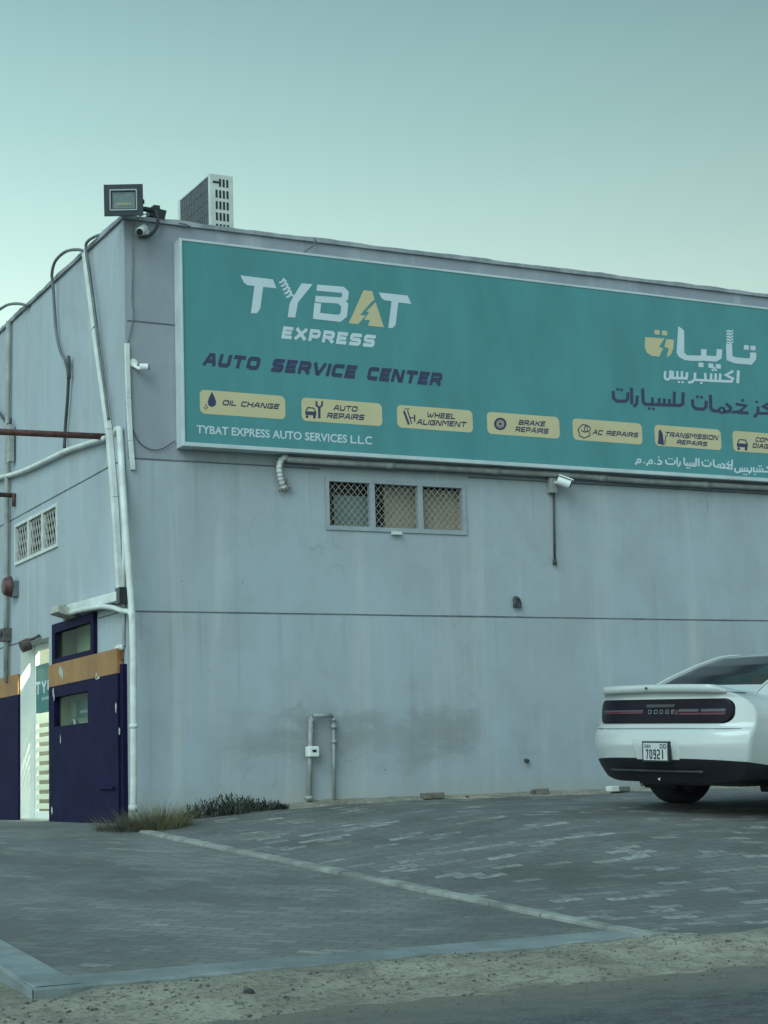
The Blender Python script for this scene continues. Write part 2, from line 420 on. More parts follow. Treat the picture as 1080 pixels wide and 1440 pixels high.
gx = np.concatenate([[-900,-300,-100,-40,-20], np.arange(-10, 8.01, 0.12), [10,14,20,40,100,300,900]])
gy = np.concatenate([[-900,-300,-100,-40,-20,-14], np.arange(-11, -7.99, 0.06), np.arange(-7.8, 0.5, 0.3), [2,6,14,30,100,300,900]])
struct('ground', MB().grid(lambda x, y: (x, y, sand_z(x, y)), gx, gy), MAT_SAND, smooth=True)
# asphalt road along the front, with a ragged edge
ex = np.concatenate([[-300,-100,-30,-12], np.arange(-8, 6.01, 0.07), [9,14,30,100,300]])
def road_edge(x): return -9.12 + 0.12*_h(x, 0.4, 2.1) + 0.09*_h(x, 2.2, 6.0) + 0.05*_h(x, 1.2, 17.0) - 0.35*math.exp(-((x+3.7)/0.8)**2) + 0.17*min(1.0, max(0.0, (x+1.2)/1.5))
road = MB()
rows = []
for u in (0.0, 0.03, 0.3, 2.0, 6.0, 13.0):
    rows.append([(x, road_edge(x)-u, -0.742-0.02*min(1, u*6)*0 - (0.03 if u == 0 else 0.0)) for x in ex])
nx = len(ex)
road.add([p for r_ in rows for p in r_], [(i*nx+j, (i+1)*nx+j, (i+1)*nx+j+1, i*nx+j+1) for i in range(len(rows)-1) for j in range(nx-1)])
struct('road', road, MAT_ASPHALT)
# paved driveway ramp left of the kerb
RX0 = -3.27
ys = np.concatenate([np.arange(-7.95, 0.001, 0.15), [0.0, 0.3, 1, 3, 6, 12, 22]]); ys = np.unique(np.round(ys, 4))
def ramp_x(u, y):
    x1 = kerb_x(y) if y < -1.0 else (lerp(y, [-1.0, -0.02, 0], [kerb_x(-1.0), -0.01, -0.01]) if y < 0 else -0.01)
    return RX0+0.24 + (x1-RX0-0.24)*u
us = np.linspace(0, 1, 20)
struct('driveway', MB().grid(lambda y, u: (ramp_x(u, y), y, ramp_z(0, y)+0.004*_h(ramp_x(u, y), y, 2.0)), ys, us), MAT_RAMP, smooth=True)
# its edging: a low concrete border with a broken front lip
edg = MB()
def edge_strip(mb, pts_out, pts_in, ztop, drop):
    n = len(pts_out); vs = []
    for (a, b_) in zip(pts_out, pts_in):
        za, zb = ztop(*a), ztop(*b_)
        vs += [(a[0], a[1], za-drop), (a[0], a[1], za-0.012), (a[0]+(b_[0]-a[0])*0.08, a[1]+(b_[1]-a[1])*0.08, za), (b_[0], b_[1], zb), (b_[0], b_[1], zb-0.05)]
    fs = [(i*5+k, (i+1)*5+k, (i+1)*5+k+1, i*5+k+1) for i in range(n-1) for k in range(4)]
    mb.add(vs, fs)
xs = np.arange(RX0, 0.34, 0.06)
rz = lambda x, y: ramp_z(x, y) + 0.008
edge_strip(edg, [(x, -8.22+0.02*_h(x, 1.0, 3.0)+0.012*math.sin(x*23)) for x in xs], [(x+0.001, -7.95) for x in xs], rz, 0.14)
yy = np.arange(-8.2, 10, 0.2)
edge_strip(edg, [(RX0+0.012*_h(y, 2.0, 3.0), y) for y in yy], [(RX0+0.24, y) for y in yy], lambda x, y: rz(x, y)+0.0035, 0.14)
struct('driveway_edge', edg, MAT_EDGE)
# paved yard right of the kerb
yu = np.concatenate([np.linspace(0, 0.3, 30), np.linspace(0.32, 1, 14)])
yv = np.linspace(0, 1, 110)
def yard_pt(v, u):
    y0 = -8.45
    y = y0 + (0.0-y0)*v
    xl = kerb_x(y)+0.02 if y < -1.0 else lerp(y, [-1.0, 0], [kerb_x(-1.0)+0.02, 0.0])
    x = xl + (34-xl)*u
    if v == 0: y += 0.10*_h(x, 0, 2.4) + 0.05*_h(x, 3, 8)
    return (x, y, yard_z(x, y) + 0.008*_h(x, y, 1.3) + 0.004*_h(x, y, 4.0) - (0.06 if v == 0 else 0))
yu2 = np.concatenate([np.linspace(0, 9/34, 110), np.linspace(10/34, 1, 12)])
struct('yard', MB().grid(yard_pt, yv, yu2), MAT_YARD, smooth=True)
# the kerb line between them, a run of worn kerb stones
kb = MB(); y = -0.95
while y > -8.3:
    ln = 0.55+0.35*rng.random(); y2 = max(y-ln, -8.33)
    wd = 0.052+0.012*rng.random(); dx = 0.012*(rng.random()-.5); dz = 0.006*rng.random()
    nn = 6
    vs = []
    for k in range(nn):
        yk = y + (y2+0.012-y)*k/(nn-1); xk = kerb_x(yk)+dx
        zt = ramp_z(0, yk)+0.022+dz+0.003*_h(xk, yk, 9)
        j = 0.006*_h(yk, 1.0, 12)
        vs += [(xk-wd+j, yk, zt-0.09), (xk-wd+j, yk, zt-0.006), (xk-wd*0.75+j, yk, zt), (xk+wd*0.75+j, yk, zt), (xk+wd+j, yk, zt-0.006), (xk+wd+j, yk, zt-0.09)]
    fs = [(i*6+k, (i+1)*6+k, (i+1)*6+k+1, i*6+k+1) for i in range(nn-1) for k in range(5)] + [tuple(range(6)), tuple((nn-1)*6+k for k in range(5, -1, -1))]
    kb.add(vs, fs); y = y2
struct('kerb', kb, MAT_KERB)
# wind-blown sand along the foot of the front wall
sb = MB()
def bank(u, v):
    x = 0.25 + 16*u
    wd = max(0.04, 0.26 + 0.14*_h(x, 0.5, 1.6) + 0.08*_h(x, 1.5, 5.0))
    yv_ = -wd*v
    return (x, yv_-0.001, yard_z(x, yv_) + 0.03*(1-v)**1.5 + (0.012 if v < 1 else -0.02) + 0.006*_h(x, yv_, 9))
sb.grid(bank, np.linspace(0, 1, 260), np.linspace(0, 1, 6))
struct('sand_bank', sb, MAT_SAND, smooth=True)

# ------------------------------------------------------------------ building
H = 6.155; T = 0.2; BX = 17.0; BY = 15.0
def holed(mb, plane, rect, holes, thick):
    """a wall slab with openings; plane 'x' -> wall at y in [0,thick], 'y' -> wall at x in [0,thick]"""
    a0, a1, z0, z1 = rect
    As = sorted({a0, a1, *[h[0] for h in holes], *[h[1] for h in holes]}); Zs = sorted({z0, z1, *[h[2] for h in holes], *[h[3] for h in holes]})
    P = (lambda a, d, z: (a, d, z)) if plane == 'x' else (lambda a, d, z: (d, a, z))
    for i in range(len(As)-1):
        for j in range(len(Zs)-1):
            am, zm = (As[i]+As[i+1])/2, (Zs[j]+Zs[j+1])/2
            if any(h[0] < am < h[1] and h[2] < zm < h[3] for h in holes): continue
            for d in (0, thick):
                mb.add([P(As[i], d, Zs[j]), P(As[i+1], d, Zs[j]), P(As[i+1], d, Zs[j+1]), P(As[i], d, Zs[j+1])], [(0,1,2,3)])
    for h in holes + [rect]:
        p = [(h[0], h[2]), (h[1], h[2]), (h[1], h[3]), (h[0], h[3])]
        for k in range(4):
            q, r_ = p[k], p[(k+1)%4]
            mb.add([P(q[0], 0, q[1]), P(r_[0], 0, r_[1]), P(r_[0], thick, r_[1]), P(q[0], thick, q[1])], [(0,1,2,3)])
bld = thing('workshop_building', 'blue grey painted precast workshop with flat roof and a purple and ochre entrance side', 'building', (BX/2, BY/2, -0.1))
fx0, fx1 = front(457, 700)[0], front(654.5, 700)[0]
fz0, fz1 = front(555, 749)[2], front(555, 675.5)[2]
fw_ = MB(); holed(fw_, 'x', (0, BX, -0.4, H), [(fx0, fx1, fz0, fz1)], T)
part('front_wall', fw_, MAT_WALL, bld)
gap = (side(69.5, 1000)[1], side(29, 1000)[1], -0.09, 2.02)
tr = (side(136.5, 870)[1], side(78.5, 870)[1], side(107, 928)[2], side(107, 871)[2])
vn = (side(82, 740)[1], side(22.3, 740)[1], side(50, 783.5)[2], side(50, 723.5)[2])
lw = (side(133.5, 1000)[1], side(83.5, 1000)[1], side(108, 1023)[2], side(108, 972.5)[2])
sw = MB(); holed(sw, 'y', (T, BY, -0.4, H), [gap, tr, vn, lw], T)
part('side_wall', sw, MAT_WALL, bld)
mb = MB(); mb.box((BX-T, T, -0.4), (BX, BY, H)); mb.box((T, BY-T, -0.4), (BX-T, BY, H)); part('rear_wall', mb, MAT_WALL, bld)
mb = MB(); mb.box((T, T, H-0.45), (BX-T, BY-T, H-0.3)); part('roof', mb, MAT_ROOF, bld)
# parapet coping with an uneven worn top
cp = MB()
def coping(mb, a0, a1, fn, n):
    vs = []
    for i in range(n+1):
        a = a0+(a1-a0)*i/n; j = 0.010*_h(a, 1.0, 2.2)+0.006*_h(a, 2.0, 9.0); e = 0.006*_h(a, 3, 4.0)
        for d, z in ((-0.03+e, H+0.004), (-0.03+e, H+0.05+j), (T+0.03, H+0.055+j), (T+0.03, H+0.004)): vs.append(fn(a, d, z))
    fs = [(i*4+k, (i+1)*4+k, (i+1)*4+(k+1)%4, i*4+(k+1)%4) for i in range(n) for k in range(4)] + [(0,1,2,3), (n*4, n*4+1, n*4+2, n*4+3)]
    mb.add(vs, fs)
coping(cp, -0.03, BX, lambda a, d, z: (a, d, z), 170)
coping(cp, T+0.032, BY, lambda a, d, z: (d, a, z), 120)
part('coping', cp, MAT_COPING, bld)
# joints between the precast panels
def joint(mb): part('panel_joint', mb, MAT_JOINT, bld)
sx0 = 0.5
for z, xa, xb in ((2.045, 0.03, BX), (3.62, 0.03, fx0-0.05), (3.62, fx1+0.05, BX), (5.07, 0.03, 0.6)):
    b_ = MB(); n = max(2, int((xb-xa)/0.5))
    for i in range(n):
        a, c = xa+(xb-xa)*i/n, xa+(xb-xa)*(i+1)/n
        b_.box((a, -0.004, z-0.005-0.004*rng.random()), (c, 0.02, z+0.005+0.004*rng.random()))
    joint(b_)
for z, ya, yb in ((2.06, 0.25, tr[0]-0.05), (2.06, gap[1]-0.05, BY), (3.62, 0.03, BY)):
    b_ = MB(); n = max(2, int((yb-ya)/0.5))
    for i in range(n):
        a, c = ya+(yb-ya)*i/n, ya+(yb-ya)*(i+1)/n
        b_.box((-0.004, a, z-0.005-0.004*rng.random()), (0.02, c, z+0.005+0.004*rng.random()))
    joint(b_)

def bars(mb, p, q, wdt, dep, axis):
    """flat bar from p to q lying on a wall: axis 'x' front wall (depth along y), 'y' side wall (depth along x)"""
    p, q = np.array(p, float), np.array(q, float); t_ = q-p; ln = np.linalg.norm(t_); t_ /= ln
    dvec = np.array([0, 1.0, 0]) if axis == 'x' else np.array([1.0, 0, 0])
    s_ = np.cross(t_, dvec)
    mb.obox((p+q)/2, t_*ln/2, s_*wdt/2, dvec*dep/2)
def clip_diag(a0, a1, z0, z1, c, s_):
    """ends of the line z - z0 = s_*(a - c) inside the rectangle"""
    pts = []
    for a in (a0, a1):
        z = z0+s_*(a-c)
        if z0 <= z <= z1: pts.append((a, z))
    for z in (z0, z1):
        a = c+(z-z0)/s_
        if a0 < a < a1: pts.append((a, z))
    return (min(pts), max(pts)) if len(pts) >= 2 else None

# front window: aluminium frame, three lights, diamond wire mesh, boards behind
win = part('window', (lambda b: [b.box((fx0+0.002, 0.0-0.015, fz0+0.002), (fx0+0.047, 0.06, fz1-0.002)), b.box((fx1-0.047, -0.015, fz0+0.002), (fx1-0.002, 0.06, fz1-0.002)),
        b.box((fx0+0.047, -0.015, fz0+0.002), (fx1-0.047, 0.06, fz0+0.05)), b.box((fx0+0.047, -0.015, fz1-0.05), (fx1-0.047, 0.06, fz1-0.002))] and b)(MB()), MAT_ALU, bld)
m1, m2 = front(523.5, 712)[0], front(591, 715)[0]
for mm in (m1, m2):
    part('mullion', MB().box((mm-0.03, -0.013, fz0+0.05), (mm+0.03, 0.055, fz1-0.05)), MAT_ALU, win)
wm = MB()
lights_ = [(fx0+0.047, m1-0.03), (m1+0.03, m2-0.03), (m2+0.03, fx1-0.047)]
for a0, a1 in lights_:
    z0, z1 = fz0+0.05, fz1-0.05
    for s_, dep in ((1.15, 0.012), (-1.15, 0.020)):
        c = a0-(z1-z0)/1.15-0.2
        while c < a1+(z1-z0)/1.15:
            e = clip_diag(a0, a1, z0, z1, c, s_)
            if e and abs(e[0][0]-e[1][0]) > 0.02: bars(wm, (e[0][0], dep, e[0][1]), (e[1][0], dep, e[1][1]), 0.0044, 0.004, 'x')
            c += 0.075
part('wire_mesh', wm, MAT_WIRE, win)
part('pane', MB().add([(fx0+0.05, 0.09, fz0+0.02), (fx1-0.05, 0.09, fz0+0.02), (fx1-0.05, 0.09, fz1-0.02), (fx0+0.05, 0.09, fz1-0.02)], [(0,1,2,3)]), MAT_GLASS, win)
MAT_BOARD = M('warped_beige_board', (0.60, 0.38, 0.31), 0.8, 0.25, 2.5)
MAT_BOARDG = M('grey_backing_board', (0.27, 0.27, 0.26), 0.8, 0.15, 2.0)
MAT_HANDLE = M('window_catch_white', (0.62, 0.63, 0.6), 0.5, 0.05)
bA = lambda x0, x1, z0, z1, y: MB().box((x0, y, z0), (x1, y+0.012, z1))
part('board', bA(fx0+0.17, m1+0.06, fz0+0.0, fz0+0.415, 0.14), MAT_BOARDG, win, label='grey board standing behind the left light')
part('board', bA(m1+0.22, m2+0.075, fz0+0.0, fz1-0.01, 0.14), MAT_BOARD, win, label='beige board behind the middle light')
part('board', bA(m2+0.085, fx1+0.1, fz0+0.0, fz1-0.06, 0.15), MAT_BOARD, win, label='beige board behind the right light')
part('back_lining', MB().box((fx0-0.2, 0.45, fz0-0.2), (fx1+0.2, 0.46, fz1+0.2)), MAT_DARK, win)
ct = front(556, 750)
part('catch', MB().box((ct[0]-0.06, -0.05, ct[2]-0.02), (ct[0]+0.06, -0.016, ct[2]+0.012)), MAT_HANDLE, win)

# ventilation window high on the side wall
MAT_VENT = M('vent_frame_white', (0.55, 0.57, 0.55), 0.55, 0.15, 5)
vf = MB(); b_ = 0.04
y0, y1, z0, z1 = vn
vf.box((-0.02, y0+0.002, z0+0.002), (0.05, y0+b_, z1-0.002)); vf.box((-0.02, y1-b_, z0+0.002), (0.05, y1-0.002, z1-0.002))
vf.box((-0.02, y0+b_, z0+0.002), (0.05, y1-b_, z0+b_)); vf.box((-0.02, y0+b_, z1-b_), (0.05, y1-b_, z1-0.002))
vw = part('vent_window', vf, MAT_VENT, bld)
ms = [y0+(y1-y0)*k/3 for k in (1, 2)]
for mm in ms: part('mullion', MB().box((-0.018, mm-0.03, z0+b_), (0.045, mm+0.03, z1-b_)), MAT_VENT, vw)
vm = MB()
for a0, a1 in ((y0+b_, ms[0]-0.03), (ms[0]+0.03, ms[1]-0.03), (ms[1]+0.03, y1-b_)):
    zz0, zz1 = z0+b_, z1-b_
    for s_, dep in ((1.9, 0.006), (-1.9, 0.014)):
        c = a0-1.0
        while c < a1+1.0:
            e = clip_diag(a0, a1, zz0, zz1, c, s_)
            if e and abs(e[0][0]-e[1][0]) > 0.02: bars(vm, (dep, e[0][0], e[0][1]), (dep, e[1][0], e[1][1]), 0.018, 0.006, 'y')
            c += 0.10
part('wire_mesh', vm, MAT_WIRE, vw)
part('back_lining', MB().box((0.5, y0-0.2, z0-0.2), (0.51, y1+0.2, z1+0.2)), MAT_DARK, vw)

# office behind the side wall, seen through the door and the panes
MAT_FLOOR = M('office_floor_tile', (0.42, 0.42, 0.38), 0.35, 0.1, 2)
rm = MB()
rm.box((T, 5.3, -0.1), (3.2, 5.38, 2.9)); rm.box((3.2, 0.3, -0.1), (3.28, 5.38, 2.9)); rm.box((T, 0.3, 2.9), (3.28, 5.38, 2.96)); rm.box((T+0.0, 0.22, -0.1), (3.28, 0.3, 2.9))
part('office_room', rm, M('office_wall_paint', (0.13, 0.14, 0.11), 0.7, 0.05, 3), bld)
part('office_floor', MB().box((T*0.0+0.01, gap[0]+0.005, -0.2), (T, gap[1]-0.005, -0.055)).box((T, 0.3, -0.2), (3.2, 5.3, -0.058)), MAT_FLOOR, bld)

# purple dado with its ochre band, left of the doorway
zb0 = (side(69.6, 968.8)[2]+side(166, 948)[2])/2; zb1 = (side(69.6, 939.2)[2]+side(166, 912)[2])/2
part('painted_dado', MB().box((-0.03, gap[1]+0.01, -0.16), (-0.001, BY-0.05, zb0)), MAT_PURPLE, bld)
part('dado_band', MB().box((-0.032, gap[1]+0.01, zb0+0.002), (-0.001, BY-0.05, zb1)), MAT_ORANGE, bld)
# sliding door leaf right of the doorway
dy0, dy1 = side(167, 1000, -0.06)[1], side(69.8, 1000, -0.06)[1]
dl = MB()
def leaf(mb, y0, y1, z0, z1, hole, x0, x1):
    As = sorted({y0, y1, hole[0], hole[1]}); Zs = sorted({z0, z1, hole[2], hole[3]})
    for i in range(len(As)-1):
        for j in range(len(Zs)-1):
            if hole[0] <= As[i] < hole[1] and hole[2] <= Zs[j] < hole[3]: continue
            for x in (x0, x1): mb.add([(x, As[i], Zs[j]), (x, As[i+1], Zs[j]), (x, As[i+1], Zs[j+1]), (x, As[i], Zs[j+1])], [(0,1,2,3)])
    for hh in (hole, (y0, y1, z0, z1)):
        p = [(hh[0], hh[2]), (hh[1], hh[2]), (hh[1], hh[3]), (hh[0], hh[3])]
        for k in range(4):
            q, r_ = p[k], p[(k+1)%4]; mb.add([(x0, *q), (x0, *r_), (x1, *r_), (x1, *q)], [(0,1,2,3)])
leaf(dl, dy0, dy1, -0.075, zb0, (lw[0]+0.03, lw[1]-0.03, lw[2]+0.03, lw[3]-0.03), -0.07, -0.012)
door = part('sliding_door', dl, MAT_PURPLE, bld)
part('door_band', MB().box((-0.073, dy0, zb0+0.002), (-0.012, dy1, zb1)), MAT_ORANGE, door)
part('pane', MB().add([(-0.03, lw[0], lw[2]), (-0.03, lw[1], lw[2]), (-0.03, lw[1], lw[3]), (-0.03, lw[0], lw[3])], [(0,1,2,3)]), MAT_GLASS, door)
hp = side(150, 1108, -0.08)
part('handle', MB().box((-0.10, hp[1]-0.24, hp[2]-0.012), (-0.072, hp[1]+0.24, hp[2]+0.012)), MAT_PURPLE, door)
part('door_post', MB().box((-0.05, 0.02, -0.10), (-0.002, dy0-0.015, side(172, 935)[2])), MAT_PURPLE, bld)
part('door_post_cap', MB().box((-0.052, 0.10, side(170, 928)[2]), (-0.002, dy0-0.015, side(170, 909)[2])), M('rust_orange_paint', (0.27, 0.11, 0.05), 0.7, 0.4, 9), bld)
# chips where the paint has come off door and band
MAT_CHIP = M('bare_plaster', (0.42, 0.42, 0.38), 0.9, 0.2, 12)
chips = MB()
for (px, py, a, h_) in ((85, 944, 0.06, 0.07), (87.5, 949, 0.03, 0.07), (137, 953, 0.10, 0.02), (136, 950, 0.03, 0.04), (75, 972, 0.03, 0.06), (85, 1039, 0.02, 0.06), (163, 995, 0.03, 0.05), (168, 1028, 0.03, 0.04), (73, 1139, 0.03, 0.05), (76, 980, 0.02, 0.05)):
    c = side(px, py, -0.0745); n = 7
    vs = [(-0.0755, c[1]+a*math.cos(k*6.283/n)*(0.6+0.6*rng.random()), c[2]+h_*math.sin(k*6.283/n)*(0.6+0.6*rng.random())) for k in range(n)]
    part('paint_chip', MB().add(vs, [tuple(range(n))]), MAT_CHIP, door, fix=False)
# transom window over the door leaf
y0, y1, z0, z1 = tr
tf = MB(); b_ = 0.10
tf.box((-0.045, y0-0.01, z0-0.01), (-0.002, y0+b_, z1+0.01)); tf.box((-0.045, y1-b_, z0-0.01), (-0.002, y1+0.01, z1+0.01))
tf.box((-0.045, y0+b_, z0-0.01), (-0.002, y1-b_, z0+0.06)); tf.box((-0.045, y0+b_, z1-0.09), (-0.002, y1-b_, z1+0.01))
tw = part('transom_window', tf, MAT_PURPLE, bld)
part('pane', MB().add([(0.0, y0+0.02, z0+0.02), (0.0, y1-0.02, z0+0.02), (0.0, y1-0.02, z1-0.02), (0.0, y0+0.02, z1-0.02)], [(0,1,2,3)]), MAT_GLASS, tw)
ym = y0+(y1-y0)*0.56
part('blind', MB().box((0.24, y0+0.01, z0+0.01), (0.25, y1-0.01, z1-0.01)), M('pale_olive_blind', (0.40, 0.41, 0.27), 0.7, 0.05), tw)
# inside the lower pane: a shelf board, a little teal screen and lettering
MAT_OLIVE = M('olive_reveal_paint', (0.19, 0.19, 0.13), 0.8, 0.06)
for hh in (lw, tr):
    rv = MB(); a0, a1, q0, q1 = hh; k_ = 0.006
    rv.box((0.004, a1-k_, q0+k_), (0.34, a1-0.001, q1-k_)); rv.box((0.004, a0+0.001, q0+k_), (0.34, a0+k_, q1-k_)); rv.box((0.004, a0, q0+0.001), (0.34, a1, q0+k_)); rv.box((0.004, a0, q1-k_), (0.34, a1, q1-0.001))
    part('window_reveal', rv, MAT_OLIVE, bld)
bk = part('door_pane_lining', MB().box((0.13, lw[0]+0.008, lw[2]+0.008), (0.14, lw[1]-0.008, lw[3]-0.008)), MAT_ROOMG, bld)

# ------------------------------------------------------------------ lettering helpers (photograph points -> flat marks on a real surface)
def stroke(pts, wd, closed=False, cap=0.0):
    P = [np.array(p, float) for p in pts]; n = len(P); quads = []
    if closed: P = P + [P[0]]
    n = len(P)
    def nrm(a, b):
        d = b-a; d = d/(np.hypot(*d)+1e-9); return np.array([-d[1], d[0]])
    if cap and not closed:
        d = P[0]-P[1]; P[0] = P[0]+d/np.hypot(*d)*cap; d = P[-1]-P[-2]; P[-1] = P[-1]+d/np.hypot(*d)*cap
    off = []
    for i in range(n):
        if closed:
            a, b = nrm(P[(i-1) % (n-1)] if i > 0 else P[n-2], P[i]), nrm(P[i], P[i+1] if i < n-1 else P[1])
        else:
            a = nrm(P[i-1], P[i]) if i > 0 else nrm(P[i], P[i+1]); b = nrm(P[i], P[i+1]) if i < n-1 else a
        mvec = a+b; L_ = np.hypot(*mvec)
        mvec = a if L_ < 0.3 else mvec/L_
        off.append(mvec*min(1/max(mvec@a, 0.5), 1.7)*wd/2)
    for i in range(n-1):
        quads.append([P[i]+off[i], P[i+1]+off[i+1], P[i+1]-off[i+1], P[i]-off[i]])
    return quads
def disc(c, r, n=14, r2=None): return [[(c[0]+r*math.cos(k*6.2832/n), c[1]+(r2 or r)*math.sin(k*6.2832/n)) for k in range(n)]]
def ring(c, r, wd, n=16): return stroke([(c[0]+r*math.cos(k*6.2832/n), c[1]+r*math.sin(k*6.2832/n)) for k in range(n)], wd, closed=True)
def sq(c, s_): return [[(c[0]-s_/2, c[1]-s_/2), (c[0]+s_/2, c[1]-s_/2+s_*0.1), (c[0]+s_/2, c[1]+s_/2), (c[0]-s_/2, c[1]+s_/2-s_*0.1)]]
FONT = {  # wide squared capitals, centre lines in a unit box
 'A': (1.05, [[(0,0),(.38,1),(.72,1),(1,0)], [(.22,.34),(.86,.34)]]),
 'B': (1.0, [[(0,0),(0,1),(.82,1),(.97,.86),(.97,.62),(.85,.51),(0,.51)], [(.85,.51),(1,.40),(1,.14),(.86,0),(0,0)]]),
 'C': (.95, [[(1,1),(.14,1),(0,.86),(0,.14),(.14,0),(1,0)]]),
 'D': (1.0, [[(0,0),(0,1),(.82,1),(1,.8),(1,.2),(.82,0),(0,0)]]),
 'E': (.9, [[(1,1),(0,1),(0,0),(1,0)], [(0,.5),(.88,.5)]]),
 'F': (.9, [[(1,1),(0,1),(0,0)], [(0,.5),(.85,.5)]]),
 'G': (1.0, [[(1,1),(.14,1),(0,.86),(0,.14),(.14,0),(1,0),(1,.5),(.55,.5)]]),
 'H': (1.0, [[(0,0),(0,1)], [(1,0),(1,1)], [(0,.5),(1,.5)]]),
 'I': (.16, [[(.5,0),(.5,1)]]),
 'K': (1.0, [[(0,0),(0,1)], [(1,1),(.35,.52),(1,0)], [(0,.52),(.35,.52)]]),
 'L': (.85, [[(0,1),(0,0),(1,0)]]),
 'M': (1.25, [[(0,0),(0,1),(.22,1),(.5,.4),(.78,1),(1,1),(1,0)]]),
 'N': (1.05, [[(0,0),(0,1),(.2,1),(.8,0),(1,0),(1,1)]]),
 'O': (1.05, [[(.14,0),(0,.14),(0,.86),(.14,1),(.86,1),(1,.86),(1,.14),(.86,0),(.14,0)]]),
 'P': (.95, [[(0,0),(0,1),(.85,1),(1,.86),(1,.52),(.86,.38),(0,.38)]]),
 'R': (1.0, [[(0,0),(0,1),(.85,1),(1,.86),(1,.56),(.86,.43),(0,.43)], [(.55,.43),(1,0)]]),
 'S': (.98, [[(1,1),(.12,1),(0,.88),(0,.62),(.12,.5),(.88,.5),(1,.38),(1,.12),(.88,0),(0,0)]]),
 'T': (1.0, [[(0,1),(1,1)], [(.5,1),(.5,0)]]),
 'U': (1.0, [[(0,1),(0,.14),(.14,0),(.86,0),(1,.14),(1,1)]]),
 'V': (1.05, [[(0,1),(.42,0),(.58,0),(1,1)]]),
 'W': (1.4, [[(0,1),(.2,0),(.34,0),(.5,.7),(.66,0),(.8,0),(1,1)]]),
 'X': (1.0, [[(0,1),(1,0)], [(1,1),(0,0)]]),
 'Y': (1.0, [[(0,1),(.5,.48),(1,1)], [(.5,.48),(.5,0)]]),
 '7': (.8, [[(0,1),(1,1),(.4,0)]]), '0': (.85, [[(.14,0),(0,.14),(0,.86),(.14,1),(.86,1),(1,.86),(1,.14),(.86,0),(.14,0)]]),
 '9': (.85, [[(1,.5),(.12,.5),(0,.62),(0,.88),(.12,1),(.88,1),(1,.88),(1,0),(.1,0)]]), '2': (.85, [[(0,1),(.88,1),(1,.88),(1,.62),(.88,.5),(0,.4),(0,0),(1,0)]]),
 ' ': (.55, []),
}
def word(txt, shear=0.25, wd=0.2, aspect=1.25, gapw=0.24):
    """polygons of a word in a box of height 1; returns polys, width"""
    polys = []; x = 0.0
    for ch in txt:
        wch, sts = FONT[ch]; ww = wch*aspect if ch != 'I' else 0.2+wd*0.2
        inn = wd/2
        for s_ in sts:
            pts = [(x+inn+p[0]*(ww-2*inn), inn+p[1]*(1-2*inn)) for p in s_]
            for q in stroke(pts, wd, cap=wd*0.45 if len(s_) < 99 and s_[0] != s_[-1] else 0): polys.append(q)
        x += ww+gapw
    x -= gapw
    return [[(p[0]+shear*p[1], p[1]) for p in q] for q in polys], x+shear
def text_px(txt, bl, br, h, **kw):
    """the word laid on the photograph from baseline point bl to br, h pixels tall"""
    polys, W = word(txt, **kw)
    ux = ((br[0]-bl[0])/W, (br[1]-bl[1])/W)
    return [[(bl[0]+p[0]*ux[0], bl[1]+p[0]*ux[1]-p[1]*h) for p in q] for q in polys]
def decal(polys, plane, lift=0.0012, step=0.00025):
    """flat film marks: plane(px,py,lift) gives the surface point"""
    mb = MB()
    for i, q in enumerate(polys):
        vs = [plane(p[0], p[1], lift+step*(i % 9)) for p in q]
        mb.add(vs, [tuple(range(len(vs)))])
    return mb
def font_polys(txt, bl, br, h, bold=0.0):
    cu = bpy.data.curves.new('lettering', 'FONT'); cu.body = txt; cu.offset = bold; cu.resolution_u = 3
    o = bpy.data.objects.new('lettering', cu); COL.objects.link(o)
    dg = bpy.context.evaluated_depsgraph_get(); me = bpy.data.meshes.new_from_object(o.evaluated_get(dg))
    vs = [(v.co.x, v.co.y) for v in me.vertices]; fs = [tuple(p.vertices) for p in me.polygons]
    bpy.data.objects.remove(o); bpy.data.curves.remove(cu); bpy.data.meshes.remove(me)
    xs_ = [v[0] for v in vs]; x0, x1 = min(xs_), max(xs_); ymx = max(v[1] for v in vs); y0 = 0.0
    ux = ((br[0]-bl[0])/(x1-x0), (br[1]-bl[1])/(x1-x0))
    return [[(bl[0]+(vs[i][0]-x0)*ux[0], bl[1]+(vs[i][0]-x0)*ux[1]-vs[i][1]/ymx*h) for i in f] for f in fs]

# ------------------------------------------------------------------ signboard
SD = 0.18
def sface(px, py, lift=0.0): return front(px, py, -SD-lift)
SX0 = front(258, 480, -SD)[0]; SX1 = 9.55
SZ0 = (front(257.5, 623, -SD)[2]+front(1080, 671, -SD)[2])/2; SZ1 = (front(257.5, 338, -SD)[2]+front(1080, 437, -SD)[2])/2
sign = thing('signboard', 'long teal signboard lettered in English and Arabic across the upper front wall', 'signboard', ((SX0+SX1)/2, -SD/2, SZ0))
part('face_panel', MB().box((SX0, -SD, SZ0), (SX1, -0.003, SZ1)), MAT_TEAL, sign)
fr_ = MB(); e = 0.02
fr_.box((SX0-0.028, -SD-0.015, SZ0-0.045), (SX0-0.002, -0.003, SZ1+0.03)); fr_.box((SX1+0.002, -SD-0.015, SZ0-0.045), (SX1+0.045, -0.003, SZ1+0.03))
fr_.box((SX0-0.002, -SD-0.015, SZ0-0.045), (SX1+0.002, -0.003, SZ0-0.002)); fr_.box((SX0-0.002, -SD-0.008, SZ1+0.002), (SX1+0.002, -0.003, SZ1+0.03))
bevel(part('frame', fr_, MAT_FRAME, sign), 0.006)
Z4 = lambda pts: [(260+x*.3519, 370+y*.3519) for x, y in pts]
Zs4 = lambda pts, wd: stroke(Z4(pts), wd*.3519)
white = []; cream = []
